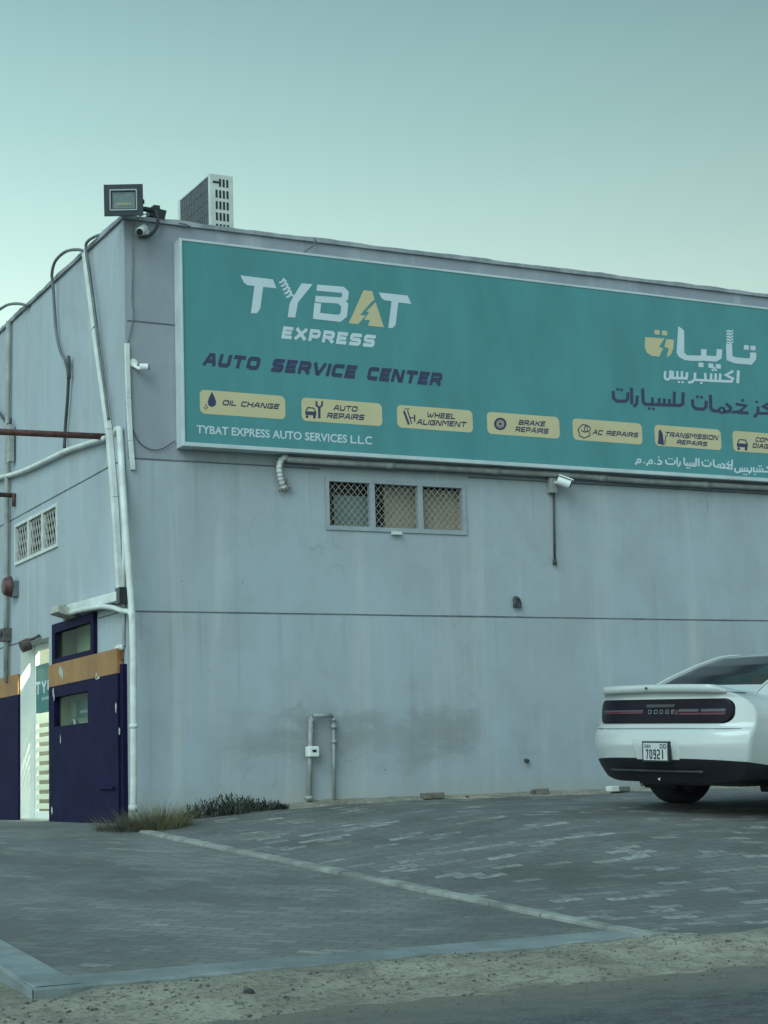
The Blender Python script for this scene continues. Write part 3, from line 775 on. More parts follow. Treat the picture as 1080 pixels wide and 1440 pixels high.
white.append(Z4([(222,49),(352,65),(366,101),(313,95),(301,182),(288,200),(264,200),(278,91),(250,88),(236,78)]))
white.append(Z4([(466,81),(511,84),(452,157),(441,217),(411,216),(418,163),(430,140)]))
for k in range(5):
    a = k/4; bx, by = 386+a*28, 72+a*58
    white += Zs4([(bx-9, by+6), (bx+3, by+2), (bx+8, by-8), (bx+20, by+2)], 8)
white += Zs4([(527,98),(630,107),(642,119),(640,139),(627,150),(521,143)], 25)
white += Zs4([(621,152),(639,167),(635,207),(618,221),(526,211),(531,160)], 27)
white.append(Z4([(775,117),(890,130),(905,163),(853,157),(842,247),(829,260),(813,258),(826,152),(797,148),(786,140)]))
cream.append(Z4([(714,108),(749,112),(758,146),(741,160),(700,207),(722,210),(692,244),(655,240)]))
cream.append(Z4([(762,156),(795,256),(732,250),(739,228),(716,226),(736,196),(724,194)]))
part('logo_lettering', decal(white, sface), MAT_SWHITE, sign, fix=False)
part('logo_letter', decal(cream, sface), MAT_SCREAM, sign, fix=False, label='cream letter A with a lightning bolt cut')
part('logo_lettering', decal(text_px('EXPRESS', (395.3, 475.8), (529, 489), 17.5, shear=0.22, wd=0.29, aspect=1.08, gapw=0.24), sface), MAT_SWHITE, sign, fix=False)
ln = []
for t_, xa, xb in (('AUTO', 284.6, 367.8), ('SERVICE', 380.5, 503.5), ('CENTER', 515, 623.5)):
    yb = lambda x: 514.0+(x-284.6)*(543.4-514.0)/(622.5-284.6)
    part('slogan_lettering', decal(text_px(t_, (xa, yb(xa)), (xb, yb(xb)), 18.8, shear=0.33, wd=0.31, aspect=1.12, gapw=0.2), sface), MAT_SNAVY, sign, fix=False)
part('company_lettering', decal(font_polys('TYBAT EXPRESS AUTO SERVICES L.L.C', (276.5, 608.8), (523, 625.0), 11.2, 0.022), sface), MAT_SWHITE, sign, fix=False)
# Arabic logo, strokes measured from the photograph
Z7 = lambda pts: [(850+x*.213, 440+y*.213) for x, y in pts]
S7 = lambda pts, wd: stroke(Z7(pts), wd*.213)
ar = []
ar += S7([(982,262),(981,300),(962,322),(862,313),(826,298),(822,205)], 40)
for k in range(5):
    y = 200-k*19; ar += S7([(805,y),(818,y-8),(828,y+2),(850,y-10)], 10)
for c in ((937,228), (981,232)): ar += sq(Z7([c])[0], 33*.213)
ar.append(Z7([(487,88),(512,104),(526,118),(527,262),(545,279),(590,281),(590,318),(530,312),(492,290),(476,262)]))
ar += S7([(575,298),(640,300),(655,290),(656,240)], 36) + S7([(650,298),(735,304),(756,290),(760,240)], 36)
for c in ((637,343), (703,349), (752,353)): ar += sq(Z7([c])[0], 33*.213)
part('logo_lettering', decal(ar, sface), MAT_SWHITE, sign, fix=False)
cy = [Z7([(268,160),(398,168),(360,224),(387,235),(362,289),(312,283),(280,262),(266,225)]), Z7([(408,172),(460,178),(453,240),(437,278),(411,294),(424,234),(396,224)])]
for c in ((347,128), (397,133)): cy += sq(Z7([c])[0], 34*.213)
part('logo_letter', decal(cy, sface), MAT_SCREAM, sign, fix=False, label='cream Arabic letter with a lightning bolt cut')
ae = S7([(884,380),(880,464)], 19) + S7([(850,384),(802,410),(848,434),(838,453),(690,447)], 17)
for x in (765, 735, 705): ae += S7([(x,400),(x-2,447)], 16)
ae += S7([(690,447),(668,446),(664,396)], 16) + S7([(664,446),(602,442)], 16) + S7([(598,394),(597,438),(578,456),(552,459)], 17)
for c in ((640,463), (492,456), (516,458), (735,378), (715,377), (725,364)): ae += sq(Z7([c])[0], 15*.213)
ae += S7([(546,392),(542,432),(432,430)], 17)
for x in (512, 482, 452): ae += S7([(x,384),(x-2,430)], 15)
ae += S7([(436,380),(434,428),(420,440),(404,436),(398,420),(402,384)], 16)
part('logo_lettering', decal(ae, sface), MAT_SWHITE, sign, fix=False)
an = S7([(57,515),(60,562),(82,582),(138,583),(153,570),(155,525)], 21) + S7([(178,493),(181,603)], 21) + S7([(217,545),(214,598),(194,620)], 20)
an += S7([(252,498),(256,588),(270,603),(500,611),(517,600),(519,524)], 21)
for x, t_ in ((318,558), (362,562), (396,565), (430,568), (462,520)): an += S7([(x,t_),(x-2,606)], 19)
an += S7([(582,570),(584,614),(602,632),(652,636),(670,622),(672,580)], 21) + S7([(700,540),(702,628),(716,644),(764,650)], 21) + ring(Z7([(775,642)])[0], 17*.213, 15*.213)
an += S7([(802,598),(834,626),(826,650),(788,654)], 20) + S7([(866,602),(934,612),(896,650),(840,656)], 19) + S7([(880,657),(952,661)], 20)
an += S7([(1014,618),(1014,660),(988,688)], 20) + S7([(1100,588),(1050,618),(1098,644),(1086,664),(1020,662)], 20) + S7([(1135,640),(1133,680),(1105,704)], 20) + S7([(1135,668),(1165,668)], 20) + ring(Z7([(1180,660)])[0], 18*.213, 15*.213)
for c in ((88,505), (113,508), (296,631), (323,633), (614,553), (641,556), (912,576), (1006,588)): an += sq(Z7([c])[0], 18*.213)
part('slogan_lettering', decal(an, sface), MAT_SNAVY, sign, fix=False)
Z8 = lambda pts: [(790+x*.2685, 570+y*.2685) for x, y in pts]
S8 = lambda pts, wd=8.5: stroke(Z8(pts), wd*.2685)
al = ring(Z8([(405,291)])[0], 9*.2685, 8*.2685) + S8([(397,298),(388,302),(387,312)]) + ring(Z8([(466,296)])[0], 9*.2685, 8*.2685) + S8([(458,303),(447,306),(446,317)])
al += S8([(505,284),(523,297),(518,308),(498,308)])
al += S8([(545,284),(547,302),(558,308),(583,309),(592,302),(593,287)]) + S8([(604,273),(604,313)]) + S8([(621,294),(618,312),(607,322)])
al += S8([(641,273),(642,306),(650,314),(702,318)])
for x in (656, 669, 681, 692): al += S8([(x,300),(x,316)], 7)
al += S8([(704,276),(703,318)]) + S8([(717,277),(717,320)])
al += S8([(735,293),(737,311),(748,318),(770,319),(780,312),(781,297)]) + S8([(795,283),(796,314),(803,321),(820,323)]) + ring(Z8([(825,318)])[0], 8*.2685, 7*.2685)
al += S8([(838,303),(853,315),(848,327),(830,327)]) + S8([(860,306),(882,312),(868,328),(845,328)]) + S8([(866,331),(890,333),(893,284)])
al += S8([(907,328),(907,346),(918,352),(933,348),(936,326)]) + S8([(934,345),(985,345)])
for x in (947, 959, 972): al += S8([(x,326),(x,345)], 7)
al += S8([(994,324),(992,345),(978,358)]) + S8([(1006,325),(1005,346),(1085,348)])
for x in (1024, 1038, 1052): al += S8([(x,328),(x,347)], 7)
al += S8([(1100,312),(1075,326),(1098,338),(1090,348)]) + S8([(1118,308),(1118,352)])
for c in ((432,301), (488,305), (508,271), (562,279), (577,280), (655,328), (668,329), (752,289), (766,290), (874,297), (955,362), (968,363), (1012,362), (1034,318), (1044,318)): al += sq(Z8([c])[0], 8*.2685)
part('company_lettering', decal(al, sface), MAT_SWHITE, sign, fix=False)

# the seven cream service badges
PZ1, PZ0 = front(290, 548.5, -SD)[2], front(290, 582, -SD)[2]
def badge(pxl, pxr, ymid, lines, icon, label):
    xa, xb = front(pxl, ymid, -SD)[0], front(pxr, ymid, -SD)[0]
    r_ = 0.055; vs = []
    for cx_, cz_, a0 in ((xb-r_, PZ1-r_, 0), (xa+r_, PZ1-r_, 90), (xa+r_, PZ0+r_, 180), (xb-r_, PZ0+r_, 270)):
        for k in range(7): vs.append((cx_+r_*math.cos(R(a0+15*k)), -SD-0.0012, cz_+r_*math.sin(R(a0+15*k))))
    b_ = part('badge', MB().add(vs, [tuple(range(len(vs)))]), MAT_SCREAM, sign, label=label, fix=False)
    pl = []
    for t_, bl, br, h in lines: pl += text_px(t_, bl, br, h, shear=0.33, wd=0.24, aspect=1.35, gapw=0.22)
    part('badge_lettering', decal(pl, sface, 0.0026), MAT_SNAVY, b_, fix=False)
    part('badge_icon', decal(icon, sface, 0.0026), MAT_SNAVY, b_, fix=False)
def icon_drop(c):
    x, y = c
    return [[(x, y-12), (x+4, y-4), (x+6, y+2), (x+5, y+7), (x, y+9.5), (x-5, y+7), (x-6, y+2), (x-4, y-4)]] + stroke([(x-9, y+5), (x-6, y+11)], 1.2) + stroke([(x-11, y+9), (x-8, y+13)], 1.2)
def icon_car(c, s=1.0):
    x, y = c
    return stroke([(x-8*s, y-1*s), (x-5*s, y-7*s), (x+5*s, y-6*s), (x+8*s, y)], 1.8*s) + [[(x-9*s, y-1*s), (x+9*s, y), (x+9*s, y+6*s), (x-9*s, y+5*s)]] + [[(x-8*s, y+6*s), (x-4*s, y+6*s), (x-4*s, y+10*s), (x-8*s, y+10*s)], [(x+4*s, y+6*s), (x+8*s, y+6*s), (x+8*s, y+11*s), (x+4*s, y+11*s)]]
def icon_wrench(c):
    x, y = c
    return stroke([(x, y+12), (x, y-3)], 3.2) + stroke([(x-4, y-12), (x-4, y-6), (x, y-3), (x+4, y-6), (x+4, y-12)], 2.4)
badge(281, 401, 568, [('OIL CHANGE', (312.5, 569.6), (393.5, 575.6), 7.4)], icon_drop((298, 563)), 'cream oil change badge')
badge(424, 537, 575, [('AUTO', (468.5, 576.9), (503.5, 579.2), 7.8), ('REPAIRS', (459.5, 587.8), (513, 591), 7.8)], icon_car((437, 579), 0.85) + icon_wrench((449, 576)), 'cream auto repairs badge')
badge(558.4, 664.4, 588, [('WHEEL', (599.5, 586.7), (641.5, 589.8), 7.6), ('ALIGNMENT', (585.5, 596.8), (656.5, 600.8), 7.6)],
      stroke([(568, 578), (575, 597)], 3) + stroke([(573, 577), (579, 596)], 1.6) + stroke([(577, 587), (583, 588)], 1.6) + stroke([(583, 583), (583, 593)], 2) + stroke([(569, 575), (576, 575)], 1), 'cream wheel alignment badge')
badge(685, 786.5, 598, [('BRAKE', (729, 597.4), (767.5, 600), 7.4), ('REPAIRS', (724.5, 606.9), (772, 610.2), 7.4)],
      ring((703.5, 596), 7.2, 3.2) + disc((703.5, 596), 2.2) + ring((703.5, 596), 4.0, 0.9), 'cream brake repairs badge')
badge(805.6, 902.8, 607, [('AC REPAIRS', (833.2, 610.9), (898.2, 615.4), 6.9)],
      stroke([(815, 611), (813, 604), (819, 597), (826, 598)], 1.4) + ring((826, 603), 4.2, 1.3) + stroke([(814, 612), (821, 616), (829, 613), (830, 608)], 1.4) + stroke([(817, 605), (823, 608)], 1.3) + stroke([(826, 599), (826, 607)], 0.9), 'cream AC repairs badge')
badge(920.8, 1013.7, 615, [('TRANSMISSION', (934.8, 613.9), (1010.6, 619.2), 6.9), ('REPAIRS', (951.6, 624.5), (995.2, 627.8), 6.5)],
      [[(926, 606), (929, 604), (932, 610), (934, 626), (925, 624), (926, 614)]] + stroke([(936, 612), (935, 625)], 1.2), 'cream transmission repairs badge')
badge(1030.8, 1122, 625, [('COMPUTER', (1062, 621.1), (1113, 624.6), 6.6), ('DIAGNOSTIC', (1058, 629.6), (1118, 633.6), 6.6)],
      icon_car((1044, 624), 0.85), 'cream diagnosis badge at the right end')

# ------------------------------------------------------------------ conduits, pipes and cables on the walls
def tube_thing(name, pts, r, mat, label, cat, k=5, n=8, group=None):
    return single(name, MB().tube(catmull(pts, k) if k else pts, r, n), mat, label, cat, group, smooth=True)
SP = lambda px, py, off=0.04: side(px, py, -off)
FP = lambda px, py, off=0.04: front(px, py, -off)
def trunk(name, pts, wd, dep, axis, mat, label, cat):
    mb = MB()
    for a, b in zip(pts[:-1], pts[1:]): bars(mb, a, b, wd, dep, axis)
    return bevel(single(name, mb, mat, label, cat), 0.006)
trunk('cable_trunking', [SP(119, 352, .03), SP(133, 462, .03)], 0.085, 0.05, 'y', MAT_WHITE_PVC, 'upper half of the pale square trunking leaning down the side wall from the roof edge', 'trunking')
trunk('cable_trunking', [SP(133.5, 464, .035), SP(153, 605, .035), SP(161, 700, .035), SP(169, 836, .035)], 0.075, 0.06, 'y', MAT_WHITE_PVC, 'long white trunking leaning down the side wall past the rusty rod', 'trunking')
tube_thing('cable', [SP(141, 330, .0), SP(133, 333, .05), SP(123, 340, .07), SP(121, 352, .07), SP(128, 400, .07), SP(138, 480, .07), SP(147, 545, .07), SP(153, 590, .08)], 0.017, MAT_CABLE_GREY, 'grey cable hooped over the roof edge and running beside the leaning white trunking', 'cable')
tube_thing('cable', [SP(118, 353, .05), SP(108, 351, .08), SP(92, 354, .10), SP(78, 367, .10), SP(73, 385, .09), SP(74.5, 402, .07), SP(77, 440, .05), SP(79.5, 470, .05), SP(86, 497, .05), SP(95, 510, .05)], 0.018, MAT_CABLE_GREY, 'grey cable looping above the roof edge then hanging on the side wall', 'cable')
mbx = MB(); mbx.tube(catmull([SP(96.5, 501, .05), SP(97, 515, .05), SP(95, 560, .045), SP(92, 600, .04), SP(90.5, 630, .05)], 5), 0.019, 8); mbx.tube(catmull([SP(93, 508, .05), SP(96, 520, .06), SP(97, 532, .05)], 4), 0.024, 8)
single('cable', mbx, MAT_CABLE, 'black taped cable hanging mid side wall down to the sloping white pipe', 'cable', smooth=True)
tube_thing('cable', [SP(-24, 448, .06), SP(-5, 438, .1), SP(10, 429, .1), SP(24, 427, .09), SP(36, 429, .06), SP(42, 431, .0)], 0.018, MAT_CABLE_GREY, 'grey cable arching over the far end of the side roof edge', 'cable')
tube_thing('cable', [SP(-12, 570, .05), SP(0, 582, .05), SP(8, 593, .05), SP(14, 597, .05), SP(15, 588, .05)], 0.018, MAT_CABLE, 'short dark cable curling to the vertical downpipe', 'cable')
tube_thing('downpipe', [SP(12, 452, .05), SP(11, 560, .05), SP(9.7, 700, .05), SP(8.8, 820, .05), SP(8.5, 960, .05)], 0.032, MAT_GREY_PVC, 'thin grey downpipe running the height of the side wall near its far end', 'pipe', k=0)
mbx = MB(); c = SP(14.5, 600, .06); mbx.box((c[0]-.03, c[1]-.06, c[2]-.45), (c[0]+.03, c[1]+.05, c[2]+.02))
single('junction_bracket', mbx, MAT_GREY_PVC, 'narrow grey bracket box beside the downpipe at the rusty rod', 'bracket')
tube_thing('pipe', [SP(-30, 680, .05), SP(0, 671.5, .05), SP(28, 664, .05), SP(60, 650, .05), SP(92, 634.5, .05), SP(120, 625, .05), SP(147, 616.5, .05)], 0.032, MAT_WHITE_PVC, 'sloping white pipe crossing the side wall under the rusty rod', 'pipe')
# rusty rods stick straight out of the side wall
p = side(151, 614); tube_thing('steel_rod', [(0.05, p[1], p[2]), (-1.8, p[1], p[2]-0.03)], 0.034, MAT_RUST, 'long rusty red rod standing out from the side wall near the corner', 'rod', k=0, group='rusty rods')
p = side(22, 697); mbx = MB(); mbx.tube([(0.05, p[1], p[2]), (-1.2, p[1], p[2]+0.02)], 0.030, 8); mbx.tube([(-0.03, p[1]-0.02, p[2]+0.02), (-0.03, p[1]-0.02, p[2]-0.14)], 0.024, 6)
single('steel_rod', mbx, MAT_RUST, 'rusty red rod with a hooked end above the vent window', 'rod', group='rusty rods', smooth=True)
# corner: trunking strip and pipes
trunk('cable_trunking', [FP(178.5, 483, .02), FP(180.5, 560, .02), FP(183.5, 620, .02), FP(187, 661, .02)], 0.05, 0.035, 'x', MAT_WHITE_PVC, 'white trunking strip on the front wall right at the building corner', 'trunking')
mbx = MB(); mbx.tube(catmull([SP(162, 611, .04), SP(164, 605, .05), SP(167.5, 604, .05), SP(168.5, 612, .05), SP(170.5, 645, .05), SP(175, 720, .055), SP(181, 800, .06), SP(185, 850, .065), SP(187.2, 905, .07), SP(187.8, 1000, .07), SP(188, 1100, .07), SP(187.5, 1138, .07)], 5), 0.036, 10)
mbx.tube([SP(187.5, 1132, .07), SP(187.5, 1142, .07)], 0.046, 10); mbx.tube([SP(187.9, 1018, .07), SP(187.9, 1024, .07)], 0.041, 10)
single('pipe', mbx, MAT_WHITE_PVC, 'tall white pipe hooked over at the rusty rod running down the corner to the ground', 'pipe', smooth=True)
mbx = MB(); mbx.tube([SP(173, 640, .02), SP(174, 760, .02), SP(174, 908, .02)], 0.018, 8); mbx.box((-0.05, side(174, 910)[1]-0.04, side(174, 910)[2]-0.03), (-0.003, side(168, 910)[1]+0.04, side(174, 908)[2]+0.01))
single('pipe', mbx, MAT_WHITE_PVC, 'thin white pipe between trunking and corner ending above the ochre band', 'pipe', smooth=True)
tube_thing('pipe', [SP(92, 864, .10), SP(110, 859, .11), SP(130, 855, .12), SP(144, 853, .12), SP(160, 855, .10), SP(172, 859, .08), SP(180, 860, .08), SP(184, 863, .08), SP(185, 875, .08), SP(186, 917, .075)], 0.028, MAT_WHITE_PVC, 'white pipe bowed over the transom window and joining the corner pipe', 'pipe')
mbx = MB(); bars(mbx, SP(98, 857, .07), SP(169, 838.5, .07), 0.10, 0.09, 'y')
bevel(single('cable_trunking', mbx, MAT_WHITE_PVC, 'white trunking running level over the transom window', 'trunking'), 0.01)
mbx = MB(); c = SP(171, 835, .06); mbx.box((c[0]-.05, c[1]-.08, c[2]-.10), (c[0]+.04, c[1]+.05, c[2]+.06))
single('junction_box', mbx, MAT_BLACK, 'small black junction box at the end of the level trunking', 'junction box')
# thin wires near the corner on the front wall
tube_thing('wire', [FP(208, 300, .05), FP(196, 305, .06), FP(188, 322, .05), FP(187, 370, .02), FP(186, 420, .02), FP(188, 440, .02), FP(184, 465, .02), FP(180, 482, .02)], 0.006, MAT_CABLE_GREY, 'thin grey wire from the corner camera down to the corner trunking', 'wire')
tube_thing('wire', [FP(187, 604, .02), FP(196, 622, .02), FP(212, 632, .02), FP(228, 631, .02), FP(246, 620, .02)], 0.005, MAT_CABLE, 'thin dark wire sagging from the corner trunking to the sign', 'wire')
tube_thing('cable', [FP(219, 296, .10), FP(222, 307, .10), FP(220, 320, .08), FP(212, 330, .05), FP(202, 333, .04), FP(194, 330, .04)], 0.017, MAT_CABLE, 'black cable looping from the floodlight under the corner camera', 'cable')
tube_thing('wire', [FP(252, 314, .06), FP(262, 316, .06), FP(272, 322, .05)], 0.008, MAT_CABLE_GREY, 'short grey wire lying over the parapet by the condenser', 'wire')
tube_thing('wire', [FP(424, 357, .03), FP(434, 350, .06), FP(441, 345, .05), FP(443, 335, .05)], 0.007, MAT_CABLE_GREY, 'bent wire end poking up over the parapet above the sign', 'wire')
# conduit run under the sign with a flexible tail
mbx = MB(); mbx.tube(catmull([FP(403, 643, .07), FP(396, 646, .07), FP(392.5, 656, .07), FP(393.5, 668, .06), FP(396, 678, .05), FP(400, 688, .02)], 6), 0.030, 10)
for i in range(10):
    q = catmull([FP(403, 643, .07), FP(396, 646, .07), FP(392.5, 656, .07), FP(393.5, 668, .06), FP(396, 678, .05), FP(400, 688, .02)], 6)
    if i*3+1 < len(q): mbx.tube([q[i*3], q[i*3+1]], 0.036, 10)
single('flexible_conduit', mbx, MAT_WHITE_PVC, 'ribbed white flexible conduit hooking from under the sign into the wall', 'conduit', smooth=True)
mbx = MB()
for k in range(5):
    c = FP(399+2*math.cos(k*1.3), 685+3*math.sin(k*1.3), .03); mbx.tube([c, (c[0]+0.06*math.cos(k*1.9), c[1]-0.03, c[2]+0.07*math.sin(k*1.9))], 0.016, 6)
single('foam_plug', mbx, M('dirty_foam', (0.22, 0.18, 0.16), 0.9, 0.4, 20), 'brown crumbly plug where the flexible conduit enters the wall', 'plug')
mbx = MB(); zc = front(405, 646, -.09)[2]; xc1 = 9.4
q = [(front(403, 645, -.09)[0], -.09, zc)] + [(x, -.09, zc-0.012*_h(x, 0, .6)) for x in np.linspace(2.6, xc1, 14)]
mbx.tube(q, 0.034, 10)
for x in (3.0, 4.35, 5.8, 7.3): mbx.tube([(x-.05, -.09, zc-0.012*_h(x, 0, .6)), (x+.05, -.09, zc-0.012*_h(x, 0, .6))], 0.040, 10)
single('conduit', mbx, MAT_GREY_PVC, 'long pale conduit running along the wall just under the sign', 'conduit', smooth=True)

# utility pipe frame at the foot of the front wall
mbx = MB(); zg = yard_z(1.9, -0.05)
pA = [FP(437, 1010, .06), FP(436, 1060, .06), FP(434.5, 1124, .06)]
mbx.tube([FP(441, 1006.5, .07), FP(467, 1006, .07)], 0.024, 10)
mbx.tube([FP(438, 1008, .05), FP(437.5, 1050, .05)], 0.020, 10); mbx.tube(pA, 0.026, 10)
mbx.tube([FP(469, 1007, .05), FP(470, 1124, .05)], 0.017, 10)
for (px, py, r_) in ((437.3, 1014, .036), (437, 1030, .032), (469, 1012, .030), (469.5, 1022, .034), (469.5, 1043, .028), (434.6, 1122, .042)):
    mbx.tube([FP(px, py-2.5, .05), FP(px, py+2.5, .05)], r_, 10)
uf = single('utility_pipes', mbx, MAT_GREY_PVC, 'inverted U of grey pipes rising from the ground against the front wall', 'pipes', smooth=True)
mbx = MB(); c = FP(439, 1057, .08); mbx.box((c[0]-.062, c[1]-.05, c[2]-.055), (c[0]+.062, c[1]+.045, c[2]+.055))
sbx = bevel(single('switch_box', mbx, MAT_CAMW, 'small white switch box on the left upright of the grey pipes', 'switch box'), 0.012)
mbx = MB(); mbx.box((c[0]-.02, c[1]-.056, c[2]-.006), (c[0]+.025, c[1]-.0505, c[2]+.02))
cc = part('switch', mbx, MAT_BLACK, sbx)

# CCTV cameras
def bullet_cam(name, base, tip, r, label, mount, shade=True):
    base, tip = np.array(base), np.array(tip); d = tip-base; ln_ = np.linalg.norm(d); d /= ln_
    t_ = thing(name, label, 'camera', base)
    up_ = np.array([0, 0, 1.0]); sd_ = np.cross(d, up_); sd_ /= np.linalg.norm(sd_); uu = np.cross(sd_, d)
    part('housing', MB().tube([base, base+d*ln_*0.08, base+d*ln_*0.9, tip], [r*0.85, r, r, r*0.96], 16), MAT_CAMW, t_, smooth=False)
    part('lens', MB().tube([tip+d*0.001, tip+d*0.012], r*0.8, 16), MAT_LENS, t_)
    if shade:
        part('sun_shield', MB().obox(base+d*ln_*0.55+uu*(r+0.008), d*ln_*0.55, sd_*r*1.05, uu*0.006), MAT_CAMW, t_)
    part('bracket', MB().tube(catmull([mount, (np.array(mount)+base)/2+np.array([0,0,-0.02]), base+d*ln_*0.25-uu*r*0.7], 4), 0.018, 8), MAT_CAMW, t_, smooth=True)
    part('wall_plate', MB().tube([mount, np.array(mount)+np.array([0, -0.02, 0])], 0.045, 14), MAT_CAMW, t_)
    return t_
bullet_cam('security_camera', FP(203, 321, .10), FP(196.5, 326, .20), 0.045, 'white bullet camera tucked under the parapet at the corner', FP(203.5, 327, .0), False)
bullet_cam('security_camera', FP(196, 516, .10), FP(208.5, 516.2, .13), 0.036, 'small white bullet camera on the corner pointing along the wall', FP(187, 511, .0), False)
bullet_cam('security_camera', FP(784, 675, .14), FP(802, 681.5, .22), 0.050, 'white bullet camera under the sign above the hanging rod', FP(776, 676, .0), True)
mbx = MB(); c = FP(776, 683, .04); mbx.box((c[0]-.05, -.085, c[2]-.09), (c[0]+.05, -.003, c[2]+.09))
bevel(single('junction_box', mbx, MAT_GREY_PVC, 'grey junction box behind the camera under the sign', 'junction box'), 0.01)
mbx = MB(); mbx.tube([FP(778.6, 688, .03), FP(780, 790, .03)], 0.013, 8); mbx.tube([FP(780, 787, .03), FP(780.3, 794, .03)], 0.024, 8)
single('wire', mbx, MAT_CABLE, 'straight dark cable hanging down the wall below the camera under the sign', 'wire', smooth=True)
# lamp over the transom
t_ = thing('wall_lamp', 'small weathered lamp at the end of the trunking over the transom window', 'lamp', SP(90, 858, .1))
part('lamp_body', MB().obox(SP(89, 861, .14), (0.10, 0, -0.03), (0, 0.16, 0), (0.012, 0, 0.04)), M('weathered_lamp_shell', (0.36, 0.35, 0.31), 0.6, 0.35, 15), t_)
part('lamp_arm', MB().tube([SP(92, 852, .0), SP(92, 853, .12), SP(91, 872, .10)], 0.022, 8), MAT_GREY_PVC, t_)
# fire bell
c = SP(23, 825, .0); t_ = thing('alarm_bell', 'dark red round alarm bell beside the downpipe on the side wall', 'bell', c)
part('gong', MB().tube([c+np.array([-.17, 0, 0]), c+np.array([-.16, 0, 0]), c+np.array([-.10, 0, 0]), c+np.array([-.07, 0, 0])], [.06, .10, .125, .13], 20), M('dark_red_enamel', (0.085, 0.035, 0.035), 0.5, 0.3, 15), t_)
part('back_box', MB().box((-0.07, c[1]-.12, c[2]-.13), (-0.003, c[1]+.06, c[2]+.06)), MAT_CABLE_GREY, t_)
c = SP(8, 893, .05); mbx = MB(); mbx.box((-0.10, c[1]-.10, c[2]-.08), (-0.003, c[1]+.10, c[2]+.08)); mbx.tube([c+np.array([-.07, 0, .02]), c+np.array([-.16, .02, .02])], .05, 10)
single('wall_socket', mbx, M('rusty_fitting', (0.10, 0.085, 0.085), 0.7, 0.4, 20), 'small rusty fitting clamped on the downpipe above the ochre band', 'fitting')
c = SP(44, 903, .06); mbx = MB(); mbx.tube(catmull([SP(30, 904, .02), SP(36, 900, .05), SP(45, 899, .05), SP(55, 894, .03)], 5), .018, 8); mbx.tube([c+np.array([-.02, 0, -.02]), c+np.array([-.12, 0, -.06])], .07, 12)
single('door_fitting', mbx, M('brown_fitting', (0.08, 0.06, 0.055), 0.7, 0.4, 20), 'brown fitting hanging from broken plaster at the top of the doorway', 'fitting')
# rag on a wall hook, and a snapped bracket
c = FP(725, 848, .0); mbx = MB(); mbx.tube(catmull([c+np.array([-.03, -.02, .06]), c+np.array([0, -.05, .05]), c+np.array([.035, -.04, 0]), c+np.array([.03, -.03, -.06])], 5), [.018]*16, 8); mbx.tube([c+np.array([-.025, -.03, .05]), c+np.array([-.03, -.04, -.055])], .024, 8)
single('pipe_stub', mbx, MAT_CABLE, 'dark broken pipe stub poking out of the middle of the front wall', 'pipe stub', smooth=True)
c = FP(739, 1069, .0); single('pipe_stub', MB().tube([c, c+np.array([0, -.05, -.01])], .022, 8), MAT_CABLE, 'tiny dark stub low on the front wall above the bricks', 'pipe stub')

# ------------------------------------------------------------------ floodlight on the corner
fc = np.array(front(174, 282, -0.22)); fd = np.array([-0.42, -0.88, -0.10]); fd /= np.linalg.norm(fd)
fs_ = np.cross(fd, [0, 0, 1.0]); fs_ /= np.linalg.norm(fs_); fu = np.cross(fs_, fd)
t_ = thing('floodlight', 'black square floodlight clamped on the roof corner', 'floodlight', (fc[0], fc[1], fc[2]-0.2))
MAT_FL = M('black_aluminium', (0.022, 0.028, 0.036), 0.5, 0.2, 8)
hw, hh = 0.20, 0.163
b1 = MB(); o2 = [(-1,-1),(1,-1),(1,1),(-1,1)]
def frustum(mb, rings):
    vs = []; 
    for (a, b, d) in rings:
        for sx_, sy_ in o2: vs.append(fc+fs_*sx_*a+fu*sy_*b+fd*d)
    n = len(rings); fs2 = [(i*4+k, i*4+(k+1)%4, (i+1)*4+(k+1)%4, (i+1)*4+k) for i in range(n-1) for k in range(4)] + [(3,2,1,0), tuple((n-1)*4+k for k in range(4))]
    mb.add(vs, fs2)
frustum(b1, [(0.10, 0.08, -0.11), (hw*0.9, hh*0.9, -0.03), (hw, hh, 0.0), (hw, hh, 0.03), (hw*0.70, hh*0.66, 0.031), (hw*0.58, hh*0.52, 0.008)])
part('housing', b1, MAT_FL, t_)
b2 = MB()
for sgn in (-1, 1):
    b2.obox(fc+fu*sgn*(hh*0.64)+fd*0.034, fs_*hw*0.70, fu*0.006, fd*0.004); b2.obox(fc+fs_*sgn*(hw*0.68)+fd*0.034, fs_*0.006, fu*hh*0.60, fd*0.004)
part('reflector_rim', b2, M('pale_reflector', (0.34, 0.38, 0.40), 0.4, 0.1, 9), t_)
part('reflector', MB().obox(fc+fd*0.0095, fs_*hw*0.58, fu*hh*0.52, fd*0.001), M('grey_reflector', (0.20, 0.23, 0.24), 0.4, 0.2, 14), t_)
part('led_strip', MB().obox(fc-fu*0.04+fd*0.013, fs_*hw*0.40, fu*0.014, fd*0.002), M('amber_led', (0.42, 0.34, 0.24), 0.5, 0.2, 30), t_)
b3 = MB(); b3.add([fc+fs_*a+fu*b+fd*0.0305 for a, b in ((-hw*.69,-hh*.65),(hw*.69,-hh*.65),(hw*.69,hh*.65),(-hw*.69,hh*.65))], [(0,1,2,3)]); part('glass', b3, glass_mat('flood_glass', (0.8, 0.86, 0.86), 0.15), t_)
b4 = MB(); q = front(222, 303, 0.05)
b4.tube(catmull([fc-fd*0.06+fs_*0.02, fc-fd*0.14+fs_*0.16-fu*0.02, np.array(front(214, 296, -0.03)), np.array([q[0]-0.06, 0.05, H+0.05])], 5), 0.028, 8)
b4.obox(fc-fd*0.07+fu*0.0, fs_*0.205, fu*0.022, fd*0.012)
part('arm', b4, MAT_FL, t_, smooth=True)
